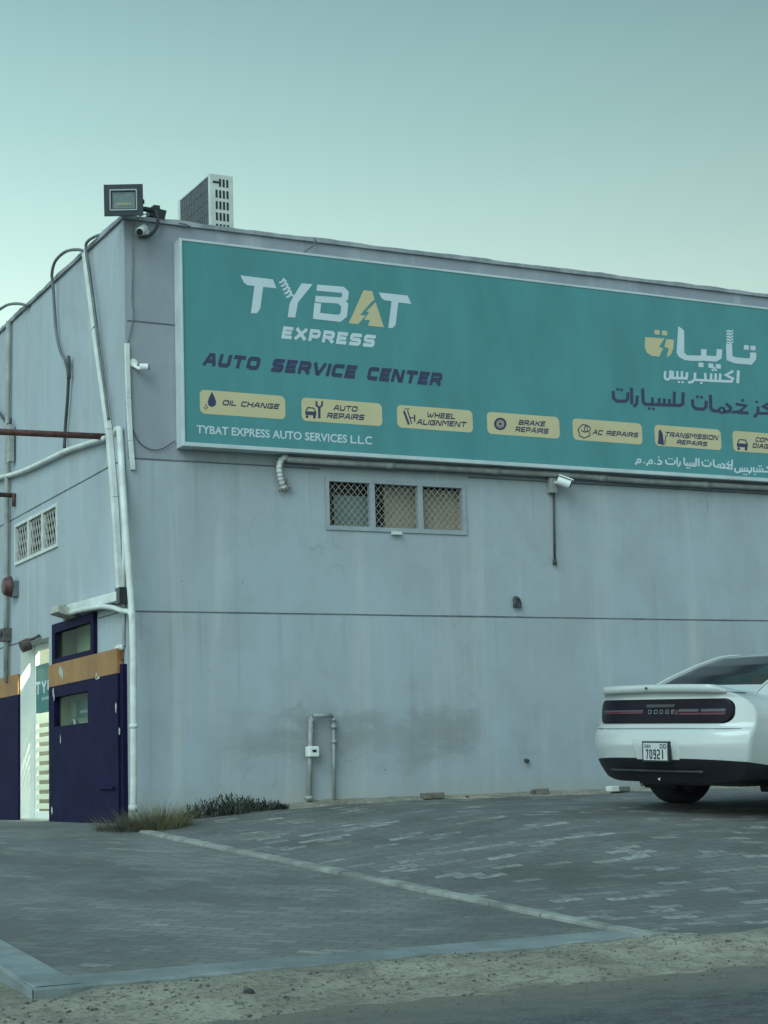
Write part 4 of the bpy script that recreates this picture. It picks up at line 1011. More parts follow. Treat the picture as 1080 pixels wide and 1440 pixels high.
part('clamp', MB().obox(np.array([q[0]-0.03, 0.03, H+0.105]), (0.085, 0, -0.012), (0, 0.07, 0), (0.012, 0, 0.05)).obox(np.array([q[0]-0.035, 0.03, H+0.175]), (0.035, 0, 0), (0, 0.05, 0), (0, 0, 0.022)), MAT_FL, t_)
mbx = MB(); c = front(172, 308, 0.0)
# ------------------------------------------------------------------ condenser on the roof
ay = 0.75; e1 = front(294.5, 242, ay); e2 = front(327.5, 248.5, ay); ax0, ax1, az1 = e1[0], e2[0], e1[2]-0.01
ayB = side(249.5, 279, ax0)[1]; az0 = H-0.28
t_ = thing('air_conditioner', 'white outdoor air conditioner condenser standing on the roof by the corner', 'air conditioner', ((ax0+ax1)/2, (ay+ayB)/2, az0))
MAT_ACW = M('condenser_white', (0.56, 0.58, 0.56), 0.5, 0.12, 5); MAT_ACG = M('condenser_coil', (0.085, 0.09, 0.10), 0.7, 0.15, 8)
bevel(part('casing', MB().box((ax0, ay, az0), (ax1, ayB, az1)), MAT_ACW, t_), 0.008)
b1 = MB(); b1.box((ax0-0.004, ay+0.05, az0+0.06), (ax0-0.001, ayB-0.12, az1-0.03)); cl = part('coil_guard', b1, MAT_ACG, t_)
b1 = MB()
for k in range(16):
    yk = ay+0.06+(ayB-0.18-ay)*k/15; b1.box((ax0-0.010, yk, az0+0.06), (ax0-0.005, yk+0.006, az1-0.03))
for k in range(9):
    zk = az0+0.08+(az1-az0-0.12)*k/8; b1.box((ax0-0.013, ay+0.05, zk), (ax0-0.0105, ayB-0.12, zk+0.004))
part('guard_wires', b1, M('condenser_guard', (0.16, 0.17, 0.18), 0.6, 0.1), cl)
b1 = MB(); wdx = ax1-ax0; rows_ = 8; hz_ = (az1-az0-0.06)/rows_
for r_ in range(rows_):
    for k in range(4):
        if r_ == rows_-1 and k == 0: continue
        xk = ax0+wdx*(0.24+0.155*k); zt = az1-0.045-(rows_-1-r_)*hz_*0.92 - (0 if k else 0)
        b1.box((xk, ay-0.004, zt-hz_*0.70), (xk+wdx*0.085, ay-0.001, zt-0.01))
part('louvre_slots', b1, MAT_BLACK, t_)
part('handle_recess', MB().box((ax0+wdx*0.13, ay-0.004, az1-0.11), (ax0+wdx*0.38, ay-0.001, az1-0.085)), MAT_BLACK, t_)
b1 = MB(); b1.box((ax0+0.02, ay+0.05, H-0.3), (ax1-0.02, ay+0.13, az0)); b1.box((ax0+0.02, ayB-0.15, H-0.3), (ax1-0.02, ayB-0.07, az0)); part('foot', b1, MAT_GREY_PVC, t_)

# ------------------------------------------------------------------ doorway: glass door with frosted strips, poster, lamp inside
GX = 0.17
t_ = thing('glass_door', 'white glazed door with frosted horizontal strips inside the open doorway', 'door', (GX, (gap[0]+gap[1])/2, -0.05))
y0, y1, z1 = gap[0]+0.004, gap[1]-0.004, gap[3]-0.004
fr2 = MB(); fr2.box((GX, y1-0.06, -0.052), (GX+0.04, y1, z1)); fr2.box((GX, y0, z1-0.07), (GX+0.04, y1-0.06, z1)); fr2.box((GX, y0, -0.052), (GX+0.04, y1-0.06, 0.03)); fr2.box((GX, y0, 0.03), (GX+0.04, y0+0.05, z1-0.07))
MAT_DW = M('white_door_frame', (0.70, 0.72, 0.68), 0.4, 0.06)
part('door_frame', fr2, MAT_DW, t_)
part('door_jamb', MB().box((-0.002, gap[1]-0.0035, -0.052), (GX-0.002, gap[1]-0.0005, z1)).box((-0.002, gap[0]+0.0005, -0.052), (GX-0.002, gap[0]+0.0035, z1)), MAT_DW, t_)
part('pane', MB().add([(GX+0.02, y0+0.05, 0.03), (GX+0.02, y1-0.06, 0.03), (GX+0.02, y1-0.06, z1-0.07), (GX+0.02, y0+0.05, z1-0.07)], [(0,1,2,3)]), MAT_GLASS, t_)
mt, tt, bb = new_mat('frosted_film'); bb.inputs['Base Color'].default_value = (0.78, 0.80, 0.72, 1); bb.inputs['Roughness'].default_value = 0.6
trn = tt.nodes.new('ShaderNodeBsdfTranslucent'); trn.inputs[0].default_value = (0.85, 0.88, 0.78, 1); mx_ = tt.nodes.new('ShaderNodeMixShader'); mx_.inputs[0].default_value = 0.5
tt.links.new(bb.outputs[0], mx_.inputs[1]); tt.links.new(trn.outputs[0], mx_.inputs[2]); tt.links.new(mx_.outputs[0], tt.nodes['Material Output'].inputs[0])
MAT_FROST = mt
b1 = MB(); ztop = side(57, 1018, GX)[2]; k = 0
zs_ = 0.06
while zs_ < ztop-0.05:
    b1.box((GX+0.010, y0+0.05, zs_), (GX+0.014, y1-0.06, zs_+0.062)); zs_ += 0.112
b1.box((GX+0.010, y0+0.05, zs_), (GX+0.014, y1-0.06, side(57, 1003, GX)[2]))
part('frosted_strips', b1, MAT_FROST, t_)
pz0, pz1 = side(57, 1003, GX)[2]+0.002, side(57, 934.5, GX)[2]
py1 = side(45.5, 960, GX)[1]
po = part('poster', MB().box((GX+0.004, y0+0.05, pz0), (GX+0.008, py1, pz1)), M('teal_poster_film', (0.030, 0.15, 0.14), 0.5, 0.1, 3), t_)
gp = lambda px, py, lift=0.0: side(px, py, GX+0.004-lift)
pl = text_px('TYBAT', (50.5, 977.5), (90, 969), 18, shear=0.0, wd=0.2, aspect=0.85, gapw=0.25)
pl = [q for q in pl if max(gp(*p)[1] for p in q) and min(gp(*p)[1] for p in q) > y0+0.055]
pl += [q for q in text_px('EXPRESS', (59, 985), (78, 981.5), 4, shear=0.2, wd=0.2, aspect=0.9) if min(gp(*p)[1] for p in q) > y0+0.055]
part('poster_lettering', decal(pl, gp, 0.001), MAT_SWHITE, po, fix=False)
# small teal screen and lettering behind the lower pane of the sliding door
XL = 0.128
lp = lambda px, py, lift=0.0: side(px, py, XL-lift)
t2 = thing('display_screen', 'small teal screen seen through the lower pane of the purple door', 'screen', lp(125, 1000))
part('screen_panel', decal([[(107, 985), (140, 979), (140, 1007), (107, 1010)]], lp, 0.002), M('teal_screen', (0.03, 0.10, 0.095), 0.4, 0.1), t2, fix=False)
part('screen_lettering', decal(text_px('TY', (125, 993), (138, 991), 7, shear=0.0, wd=0.22, aspect=0.8) + [[(112, 999), (140, 996), (140, 1000), (112, 1003)]], lp, 0.004), M('pale_screen_print', (0.25, 0.33, 0.30), 0.5, 0.1), t2, fix=False)
part('dark_board', decal([[(98, 1026), (103, 1009), (108, 1012), (112, 1020), (140, 1017), (140, 1030), (98, 1032)]], lp, 0.003), MAT_BLACK, t2, fix=False)
part('board_lettering', decal(text_px('BAL', (114, 1020), (132, 1018), 4.5, shear=0.1, wd=0.22, aspect=1.2) + [[(102, 1010), (106, 1012), (108, 1021), (104, 1022)]], lp, 0.005), M('white_print', (0.5, 0.52, 0.48), 0.5, 0.1), t2, fix=False)
# ceiling lamp that lights the office
mt, tt, bb = new_mat('lamp_diffuser'); bb.inputs['Emission Color'].default_value = (1.0, 1.0, 0.82, 1); bb.inputs['Emission Strength'].default_value = 14.0
t3 = thing('ceiling_lamp', 'lit ceiling lamp inside the office behind the glass door', 'lamp', (1.35, 3.2, 2.84))
part('diffuser', MB().box((0.6, 2.9, 2.84), (0.9, 3.5, 2.86)), mt, t3); part('lamp_case', MB().box((0.58, 2.88, 2.862), (0.92, 3.52, 2.897)), MAT_ROOMW, t3)
ld = bpy.data.lights.new('office_lamp', 'POINT'); ld.energy = 620; ld.color = (1.0, 1.0, 0.84); ld.shadow_soft_size = 0.04
lo_ = bpy.data.objects.new('office_lamp', ld); COL.objects.link(lo_); lo_.parent = t3; lo_.location = (-0.62, 0.15, -0.12)

# ------------------------------------------------------------------ plants and rubble at the wall foot
def blades(mb, n, cx, cy, rx, ry, h0, h1, wd, lean, zf):
    for _ in range(n):
        a = rng.random()*6.283; rr = math.sqrt(rng.random()); x = cx+rx*rr*math.cos(a); y = cy+ry*rr*math.sin(a); z = zf(x, y)-0.01
        hgt = h0+(h1-h0)*rng.random(); hgt *= 1-0.45*rr
        dx, dy = (x-cx)/rx*lean+0.10*rng.normal(), (y-cy)/ry*lean+0.10*rng.normal()
        t1 = rng.random()*6.283; wx, wy = wd*math.cos(t1), wd*math.sin(t1); vs = []
        for k in range(4):
            s_ = k/3; px, py, pz = x+dx*hgt*s_**1.6, y+dy*hgt*s_**1.6, z+hgt*(s_-0.18*s_**2); f_ = (1-s_)*0.9+0.05
            vs += [(px-wx*f_, py-wy*f_, pz), (px+wx*f_, py+wy*f_, pz)]
        mb.add(vs, [(0,1,3,2), (2,3,5,4), (4,5,7,6)])
MAT_STRAW = M('straw_grass', (0.135, 0.125, 0.065), 0.8, 0.45, 12)
gz = lambda x, y: ramp_z(x, y) if x < kerb_x(y) else yard_z(x, y)
mb = MB(); c1 = on_ground(222, 1164, gz)
blades(mb, 1100, c1[0], c1[1], 0.34, 0.24, 0.10, 0.42, 0.0032, 0.8, gz); blades(mb, 260, c1[0]-0.15, c1[1]+0.05, 0.5, 0.3, 0.15, 0.40, 0.0025, 0.9, gz)
single('dry_grass_tuft', mb, MAT_STRAW, 'taller straw coloured grass tuft at the foot of the corner', 'plant', group='dry grass at the corner', fix=False)
mb = MB(); c1 = on_ground(180, 1168, gz)
blades(mb, 900, c1[0], c1[1], 0.30, 0.22, 0.04, 0.24, 0.0032, 1.0, gz)
single('dry_grass_tuft', mb, M('brown_grass', (0.085, 0.08, 0.06), 0.85, 0.4, 12), 'lower browner grass tuft spreading before the purple door', 'plant', group='dry grass at the corner', fix=False)
MAT_WEED = M('dark_weed_leaf', (0.058, 0.064, 0.050), 0.7, 0.6, 14)
mb = MB()
for i in range(250):
    s_ = rng.random()**0.9; x = 0.50+1.12*s_ + 0.03*rng.normal(); y = -0.13-0.14*rng.random(); z = yard_z(x, y)
    hgt = (0.02+0.13*math.sin(math.pi*min(1, 0.12+s_*0.9))**1.0)*(0.25+0.95*rng.random())
    dx, dy = 0.35*rng.normal(), 0.2*rng.normal()
    nl = 5
    mb.tube([(x, y, z-0.02), (x+dx*hgt, y+dy*hgt, z+hgt)], [0.004, 0.003], 4)
    for k in range(nl):
        f_ = 0.25+0.75*k/(nl-1); a = rng.random()*6.283; lx, ly, lz = x+dx*hgt*f_, y+dy*hgt*f_, z+hgt*f_
        L_ = 0.022+0.026*rng.random(); ux, uy = math.cos(a), math.sin(a)
        mb.add([(lx, ly, lz), (lx+ux*L_*.5-uy*.009, ly+uy*L_*.5+ux*.009, lz+L_*.5), (lx+ux*L_*.8, ly+uy*L_*.8, lz+L_*1.1), (lx+ux*L_*.5+uy*.009, ly+uy*L_*.5-ux*.009, lz+L_*.45)], [(0,1,2,3)])
single('low_weed', mb, MAT_WEED, 'dark low weeds in a clump along the foot of the front wall', 'plant', fix=False)
MAT_BRICK = M('dusty_block', (0.17, 0.155, 0.125), 0.9, 0.3, 10, bmp=0.4)
def rubble(px, py, sx_, sy_, sz_, mat, label, rot=0.0, cat='brick', name='brick'):
    c = np.array(front(px, py, -0.22)); c[1] = -0.22; b_ = MB(); a = R(rot)
    zc = yard_z(c[0], -0.17)+0.012
    b_.obox((c[0], c[1]+0.05, zc+sz_/2), (sx_/2*math.cos(a), sx_/2*math.sin(a), 0.0), (-sy_/2*math.sin(a), sy_/2*math.cos(a), 0), (0, 0, sz_/2))
    o = single(name, b_, mat, label, cat); bevel(o, 0.008); return o
rubble(611, 1119, 0.24, 0.12, 0.065, MAT_BRICK, 'brown brick lying on the sand at the wall nearer the corner', 4)
rubble(764, 1117, 0.15, 0.12, 0.065, MAT_BRICK, 'broken brown brick at the wall midway to the car', -6)
rubble(754.5, 1116, 0.06, 0.07, 0.05, M('dark_stone', (0.09, 0.085, 0.075), 0.9, 0.3, 10, bmp=0.3), 'dark stone chip touching the broken brick', 20, 'stone', 'stone')
rubble(865, 1111, 0.11, 0.12, 0.065, M('white_block', (0.60, 0.60, 0.56), 0.8, 0.2, 8), 'white painted block end on the sand beside the white car', 2, 'block', 'block')
rubble(878, 1111.5, 0.16, 0.12, 0.055, M('grey_block', (0.15, 0.15, 0.14), 0.9, 0.2, 8), 'grey block piece behind the rear bumper of the car', 2, 'block', 'block')
rubble(660, 1118.5, 0.04, 0.03, 0.02, M('pebble', (0.10, 0.085, 0.07), 0.9, 0.2, 8), 'tiny brown stone on the sand between the two bricks', 10, 'stone', 'stone')
# loose stones on the sand strip
MAT_STONE = M('dark_gravel_stone', (0.06, 0.06, 0.062), 0.9, 0.3, 10)
for (px, py, r_, lab) in ((350, 1397, 0.028, 'dark angular stone on the sand strip, biggest of those by the road'), (402, 1404, 0.014, 'small dark stone just right of the biggest one'), (97, 1425, 0.014, 'dark pebble at the sandy corner of the driveway')):
    c = on_ground(px, py, sand_z); vs = []; b_ = MB()
    bmx = bmesh.new(); bmesh.ops.create_icosphere(bmx, subdivisions=2, radius=r_)
    for v in bmx.verts: v.co *= 0.75+0.5*rng.random(); v.co.z *= 0.7
    b_.add([(v.co.x+c[0], v.co.y+c[1], v.co.z+c[2]+r_*0.25) for v in bmx.verts], [tuple(v.index for v in f.verts) for f in bmx.faces]); bmx.free()
    single('stone', b_, MAT_STONE, lab, 'stone')
gr = MB()
for _ in range(2600):
    x = -5.5+8*rng.random(); y = -8.3-1.2*rng.random()**1.3
    if x > 0.6 and y > -8.6: continue
    r_ = 0.003+0.010*rng.random()**3; z = max(sand_z(x, y), -0.742 if y < road_edge(x) else -9)+r_*0.2
    o_ = [(x+r_*a*(0.7+.6*rng.random()), y+r_*b*(0.7+.6*rng.random()), z+r_*c_*0.7) for a, b, c_ in ((1,0,0),(-1,0,0),(0,1,0),(0,-1,0),(0,0,1),(0,0,-1))]
    gr.add(o_, [(0,2,4),(2,1,4),(1,3,4),(3,0,4),(2,0,5),(1,2,5),(3,1,5),(0,3,5)])
struct('gravel', gr, M('loose_gravel', (0.13, 0.125, 0.11), 0.9, 0.5, 40), kind='stuff', label='loose gravel scattered over the sand strip and road edge', cat='gravel')

# ------------------------------------------------------------------ the white coupe
def car_paint(name, c):
    mt, t, b = new_mat(name); b.inputs['Base Color'].default_value = (*c, 1); b.inputs['Roughness'].default_value = 0.32
    b.inputs['Coat Weight'].default_value = 0.8; b.inputs['Coat Roughness'].default_value = 0.06; b.inputs['Specular IOR Level'].default_value = 0.4
    d = rmap(t, noise(t, 3, 5, 0.6, pos(t)), 0.35, 0.75, 0.0, 0.25)
    t.links.new(mixc(t, d, c, tuple(x*0.86 for x in c)), b.inputs['Base Color'])
    return mt
MAT_CAR = car_paint('white_car_paint', (0.50, 0.515, 0.515))
MAT_CBLK = M('black_bumper_plastic', (0.014, 0.014, 0.020), 0.45, 0.2, 6)
MAT_CGLS = M('tinted_glass', (0.010, 0.013, 0.018), 0.10, 0.1, 3, spec=0.18)
MAT_TYRE = M('tyre_rubber', (0.032, 0.030, 0.034), 0.85, 0.2, 12)
MAT_RIM = M('dark_alloy', (0.05, 0.05, 0.055), 0.35, 0.2, 9, metal=0.7)
MAT_TAIL = M('smoked_tail_lens', (0.010, 0.007, 0.014), 0.3, 0.2, 4, spec=0.12)
MAT_TRED = M('red_tail_strip', (0.085, 0.012, 0.028), 0.25, 0.2, 6)
MAT_TREF = M('painted_reflection', (0.05, 0.05, 0.058), 0.4, 0.2, 6)
MAT_TSIL = M('silver_strip', (0.075, 0.070, 0.08), 0.35, 0.2, 6)
HEAD = 79.5
d_ = ray(957, 1130.5); Pw = CAM + d_*(16.5/(d_@_fw)); Pw[2] = yard_z(Pw[0], Pw[1])+0.005
h2 = np.array([math.sin(R(HEAD)), math.cos(R(HEAD)), 0]); l2 = np.array([-h2[1], h2[0], 0])
RAX, TRK = 1.25, 0.80
base = Pw - l2*TRK - h2*RAX
car = thing('parked_car', 'white two door coupe parked beside the wall, seen from its rear', 'car', (0, 0, 0))
tiltY = math.atan2(0.040, 1.0)
rot = Matrix((tuple(h2), tuple(l2), (0, 0, 1))).transposed()
rot = rot @ Matrix.Rotation(tiltY, 3, 'X')
off = rot @ Vector((RAX, TRK, 0))
car.location = Vector(Pw) - off - Vector((0, 0, 0.03))
car.rotation_euler = rot.to_euler()
CP = lambda name, mb, mat, parent=None, smooth=True, label=None, fix=True: part(name, mb, mat, parent or car, smooth=smooth, local=True, label=label, fix=fix)

Zp = [0.275, 0.285, 0.315, 0.40, 0.47, 0.50, 0.60, 0.70, 0.80, 0.88, 0.94, 0.99, 1.04, 1.085]
Wp = [0.55, 0.66, 0.80, 0.875, 0.90, 0.905, 0.925, 0.935, 0.935, 0.935, 0.915, 0.865, 0.775, 0.62]
def xz(z): return float(np.interp(z, [0.2, 0.3, 0.4, 0.47, 0.6, 0.70, 0.735, 0.76, 1.02, 1.06, 1.10], [0.22, 0.15, 0.08, 0.035, 0.0, 0.01, 0.03, 0.075, 0.105, 0.09, 0.10]))
def rear_x(y, z): return xz(z) + 0.26*min(1.0, abs(y)/0.935)**3.6
# half profile (y, z) from keel to spine
prof = [(0.0, 0.275), (0.28, 0.275)] + list(zip(Wp, Zp)) + [(0.45, 1.104), (0.22, 1.110), (0.0, 1.112)]
# denser
def resample(P, n):
    P = [np.array(p, float) for p in P]; d = np.concatenate([[0], np.cumsum([np.hypot(*(b-a)) for a, b in zip(P[:-1], P[1:])])])
    tt_ = np.linspace(0, d[-1], n); return [(float(np.interp(t_, d, [p[0] for p in P])), float(np.interp(t_, d, [p[1] for p in P]))) for t_ in tt_]
NP = 64
half = resample(prof, NP)
ring0 = half + [(-y, z) for y, z in reversed(half[1:-1])]
NR = len(ring0)
cz = 0.64
def cap_pt(s_, k):
    y, z = ring0[k]; yy, zz = y*s_, cz+(z-cz)*s_
    return (rear_x(yy, zz), yy, zz)
# length-wise shape: width factor, top height, bottom
LX = [0.38, 0.7, 1.12, 1.6, 2.2, 2.8, 3.4, 4.0, 4.4, 4.7, 4.88, 4.97]
WF = [1.0, 1.015, 1.03, 1.01, 0.985, 0.985, 1.0, 1.015, 0.99, 0.94, 0.86, 0.72]
TP = [1.10, 1.085, 1.06, 1.02, 0.97, 0.96, 1.00, 1.00, 0.96, 0.92, 0.86, 0.78]
LXd = np.concatenate([np.linspace(0.40, 1.9, 40), np.linspace(1.95, 4.97, 60)])
def side_pt(x, k):
    y, z = ring0[k]; wf = float(np.interp(x, LX, WF)); tp = float(np.interp(x, LX, TP))
    zz = 0.20 + (z-0.20)*1.0 if z < 0.7 else 0.7+(z-0.7)*(tp-0.7)/(1.112-0.7)
    # hips: the shoulder stays wide behind the door
    return (x, y*wf, zz)
rows = []
for s_ in np.concatenate([np.linspace(0.02, 0.90, 34), np.linspace(0.92, 1.0, 9)]): rows.append([cap_pt(s_, k) for k in range(NR)])
last = rows[-1]
for f_ in (0.35, 0.7):
    rows.append([tuple(np.array(last[k])*(1-f_)+np.array(side_pt(0.40, k))*f_) for k in range(NR)])
for x in LXd: rows.append([side_pt(x, k) for k in range(NR)])
nose = rows[-1]; ncx = 5.03
for s_ in (0.9, 0.6, 0.2): rows.append([(ncx-0.06*s_*s_, nose[k][1]*s_, cz-0.05+(nose[k][2]-cz+0.05)*s_) for k in range(NR)])
FAX = 4.07; WR = 0.352
def in_arch(p): return abs(p[1]) > 0.45 and any((p[0]-ax)**2+(p[2]-WR)**2 < 0.405**2 for ax in (RAX, FAX)) and p[2] < 0.78
wh = MB(); bl = MB(); wh.v = [p for r_ in rows for p in r_]; bl.v = list(wh.v)
for i in range(len(rows)-1):
    for k in range(NR):
        q = (i*NR+k, i*NR+(k+1) % NR, (i+1)*NR+(k+1) % NR, (i+1)*NR+k)
        c = np.mean([wh.v[j] for j in q], axis=0)
        if in_arch(c): continue
        wh.f.append(q)
def strip(mb):
    used = sorted({j for f in mb.f for j in f}); mp_ = {j: i for i, j in enumerate(used)}; mb.v = [mb.v[j] for j in used]; mb.f = [tuple(mp_[j] for j in f) for f in mb.f]; return mb
def split_mesh(mb, co, no):
    b = bmesh.new(); vv = [b.verts.new(p) for p in mb.v]
    for f in mb.f: b.faces.new([vv[j] for j in f])
    bmesh.ops.bisect_plane(b, geom=b.verts[:]+b.edges[:]+b.faces[:], plane_co=co, plane_no=no, dist=1e-5)
    b.verts.index_update(); up_, lo_2 = MB(), MB(); V = [tuple(v.co) for v in b.verts]; up_.v = list(V); lo_2.v = list(V)
    for f in b.faces: (up_ if (f.calc_center_median()-Vector(co)).dot(Vector(no)) > 0 else lo_2).f.append(tuple(v.index for v in f.verts))
    b.free(); return strip(up_), strip(lo_2)
hi_, lo_3 = split_mesh(strip(wh), (0, 0, 0.492), (0.115, 0, 1))
CP('body', hi_, MAT_CAR); CP('rear_valance', lo_3, MAT_CBLK)
# rear-surface patches: (y,z) shapes laid proud of the tail
def patch(poly_fn, n1, n2, lift): pass
def rr_patch(y0, y1, z0, z1, r_, lift, ny=40, nz=10):
    """rounded rectangle wrapped over the tail surface"""
    mb = MB(); hy, hz2 = (y1-y0)/2, (z1-z0)/2; cy_, cz_ = (y0+y1)/2, (z0+z1)/2
    out_ = []
    for a0, sy_, sz_ in ((0, 1, 1), (90, -1, 1), (180, -1, -1), (270, 1, -1)):
        for k in range(8):
            a = R(a0+90*k/7); out_.append((sy_*(hy-r_)+r_*math.cos(a), sz_*(hz2-r_)+r_*math.sin(a)))
    # densify
    P = out_+[out_[0]]; dens = []
    for a, b in zip(P[:-1], P[1:]):
        n = max(1, int(np.hypot(b[0]-a[0], b[1]-a[1])/0.04))
        for j in range(n): dens.append((a[0]+(b[0]-a[0])*j/n, a[1]+(b[1]-a[1])*j/n))
    n = len(dens); vs = []; rings_ = [0.0001, .15, .3, .45, .6, .75, .88, .96, 1.0]
    for s_ in rings_:
        for (y, z) in dens:
            yy, zz = cy_+y*s_, cz_+z*s_; vs.append((rear_x(yy, zz)-lift, yy, zz))
    for (y, z) in dens: vs.append((rear_x(cy_+y, cz_+z)+0.02, cy_+y*1.01, cz_+z*1.01))
    for i in range(len(rings_)):
        for k in range(n): mb.f.append((i*n+k, i*n+(k+1) % n, (i+1)*n+(k+1) % n, (i+1)*n+k))
    mb.v = vs; return mb
tail = CP('tail_light', rr_patch(-0.795, 0.795, 0.79, 1.0, 0.085, 0.010), MAT_TAIL)
for (a, b, z0, z1, mat_, nm) in ((0.13, 0.715, 0.875, 0.893, MAT_TRED, 'light_strip'), (0.13, 0.715, 0.895, 0.907, MAT_TSIL, 'light_strip'), (-0.50, -0.295, 0.888, 0.912, MAT_TSIL, 'light_strip'), (-0.735, -0.52, 0.888, 0.912, MAT_TSIL, 'light_strip'), (-0.735, -0.295, 0.862, 0.880, MAT_TRED, 'light_strip'), (-0.285, -0.255, 0.862, 0.905, MAT_TRED, 'light_strip'), (-0.24, 0.09, 0.93, 0.955, MAT_TREF, 'reflector')):  # last piece: a grey reflection painted onto the lens above the lettering
    CP(nm, rr_patch(a, b, z0, z1, min(0.008, (z1-z0)*0.45), 0.016), mat_, tail)
# the maker's lettering between the lamps
pl, W_ = word('DODGE', shear=0.0, wd=0.2, aspect=1.15, gapw=0.75)
lb = MB()
for i, q in enumerate(pl):
    pts = [(0.065-p[0]/W_*0.31, 0.872+p[1]*0.036) for p in q]; lb.add([(rear_x(y, z)-0.0135-0.0002*(i % 5), y, z) for y, z in pts], [tuple(range(len(pts)))])
CP('lettering', lb, M('badge_silver', (0.14, 0.14, 0.155), 0.35, 0.1), tail, smooth=False, fix=False)
# crease line and boot shut line
cr = MB(); 
for sgn in (0,): cr.tube([(rear_x(y, 0.742)-0.001, y, 0.742) for y in np.linspace(-0.86, 0.86, 40)], 0.004, 5)
CP('bumper_seam', cr, M('seam_shadow', (0.10, 0.10, 0.10), 0.8, 0.1))
# number plate in its recess
rec = rr_patch(-0.345, 0.185, 0.475, 0.655, 0.03, 0.004); rc = CP('plate_recess', rec, M('recess_paint', (0.50, 0.51, 0.50), 0.5, 0.05))
PX = -0.016; py0, py1, pz0, pz1 = -0.265, 0.050, 0.458, 0.635
SHIFT = -0.09
fp = CP('number_plate', MB().box((PX-0.010, py0, pz0), (PX+0.02, py1, pz1)), MAT_BLACK, smooth=False)
CP('plate_face', MB().box((PX-0.014, py0+0.016, pz0+0.014), (PX-0.0105, py1-0.016, pz1-0.014)), M('plate_white', (0.48, 0.49, 0.49), 0.4, 0.04), fp, smooth=False)
def plate_text(txt, ya, yb, z, h, wd=0.18, aspect=0.62):
    pl, W_ = word(txt, shear=0.0, wd=wd, aspect=aspect, gapw=0.16); mb = MB()
    for i, q in enumerate(pl):
        pts = [(ya-(ya-yb)*p[0]/W_, z+p[1]*h) for p in q]; mb.add([(PX-0.0146-0.0002*(i % 5), y+SHIFT, z_) for y, z_ in pts], [tuple(range(len(pts)))])
    CP('plate_lettering', mb, MAT_BLACK, fp, smooth=False, fix=False)
plate_text('7092', 0.095, -0.075, pz0+0.022, 0.085); plate_text('I', -0.095, -0.115, pz0+0.022, 0.085)
plate_text('DUBAI', 0.11, 0.035, pz1-0.058, 0.030); plate_text('DD', -0.075, -0.15, pz1-0.062, 0.038, 0.2, 0.8)
# spoiler across the boot lid
sp = MB(); yr = np.linspace(-0.74, 0.74, 41); n = 8; rows2 = []
for y in yr:
    a = abs(y)/0.74; end = min(1.0, max(0, (a-0.86)/0.14)); zt = 1.130-0.012*a*a-0.052*end**1.3; x0 = 0.045+0.10*a**4+0.05*end
    zb = max(1.058-0.02*a, zt-0.075+0.03*end)
    rows2 += [(x0+0.02, y, zb), (x0, y, zb+0.02), (x0-0.012, y, zt-0.012), (x0+0.006, y, zt), (x0+0.10, y, zt-0.004), (x0+0.22, y, zt-0.028), (x0+0.28, y, zb+0.012), (x0+0.20, y, zb-0.002)]
sp.add(rows2, [(i*n+k, (i+1)*n+k, (i+1)*n+(k+1) % n, i*n+(k+1) % n) for i in range(40) for k in range(n)] + [tuple(range(n)), tuple(40*n+k for k in range(n))])
so = CP('spoiler', sp, MAT_CAR)
CP('spoiler_camera', MB().box((0.024, 0.03, 1.090), (0.034, 0.05, 1.107)), MAT_BLACK, so, smooth=False)
# cabin: glasshouse with painted roof and pillars
XR = [0.62, 0.80, 1.05, 1.35, 1.65, 1.95, 2.25, 2.6, 2.95, 3.25, 3.55]
ZR = [1.015, 1.130, 1.225, 1.325, 1.405, 1.450, 1.465, 1.460, 1.40, 1.24, 1.03]
def cab_pt(x, u):
    """u from -1 (left sill) over the roof to 1"""
    zt = float(np.interp(x, XR, ZR)); zb = float(np.interp(x, [0.62, 3.55], [0.97, 0.94])); hw_b = float(np.interp(x, [0.62, 1.1, 3.2, 3.55], [0.74, 0.82, 0.82, 0.74])); hw_t = min(hw_b-0.015, float(np.interp(x, [0.62, 1.3, 2.4, 3.55], [0.68, 0.66, 0.62, 0.62])))
    a = abs(u); sgn = 1 if u >= 0 else -1
    crown = (0.010 if x < 1.8 else 0.010+0.025*min(1, (x-1.8)/0.3))*min(1, (zt-zb)/0.3)
    if a < 0.6:
        f_ = a/0.6; return (x, sgn*hw_t*f_, zt-crown*f_**2.2)
    f_ = (a-0.6)/0.4; ze = zt-crown; b_ = 0.045*math.sin(math.pi*f_)
    return (x, sgn*(hw_t+(hw_b-hw_t)*f_**0.85+b_*0.6), ze+(zb-ze)*f_**1.15)
us_ = np.linspace(-1, 1, 81); xs_ = np.concatenate([np.linspace(0.62, 3.55, 100)])
def cabin(sel):
    mb = MB(); nv = len(us_); mb.v = [cab_pt(x, u) for x in xs_ for u in us_]
    for i in range(len(xs_)-1):
        for j in range(nv-1):
            x = (xs_[i]+xs_[i+1])/2; u = (us_[j]+us_[j+1])/2
            if sel(x, u): mb.f.append((i*nv+j, (i+1)*nv+j, (i+1)*nv+j+1, i*nv+j+1))
    return strip(mb)
def kind_(x, u):
    a = abs(u)
    if a < 0.56 and 0.80 < x < 1.72: return 'rear_window'
    if a < 0.53 and 2.92 < x < 3.55: return 'windscreen'
    if 0.70 < a < 0.97 and 1.55+0.5*(a-0.70) < x < 3.02+0.9*(a-0.7): return 'side'
    return 'roof'
CP('roof', cabin(lambda x, u: kind_(x, u) == 'roof'), MAT_CAR)
CP('rear_window', cabin(lambda x, u: kind_(x, u) == 'rear_window'), MAT_CGLS)
CP('windscreen', cabin(lambda x, u: kind_(x, u) == 'windscreen'), MAT_CGLS)
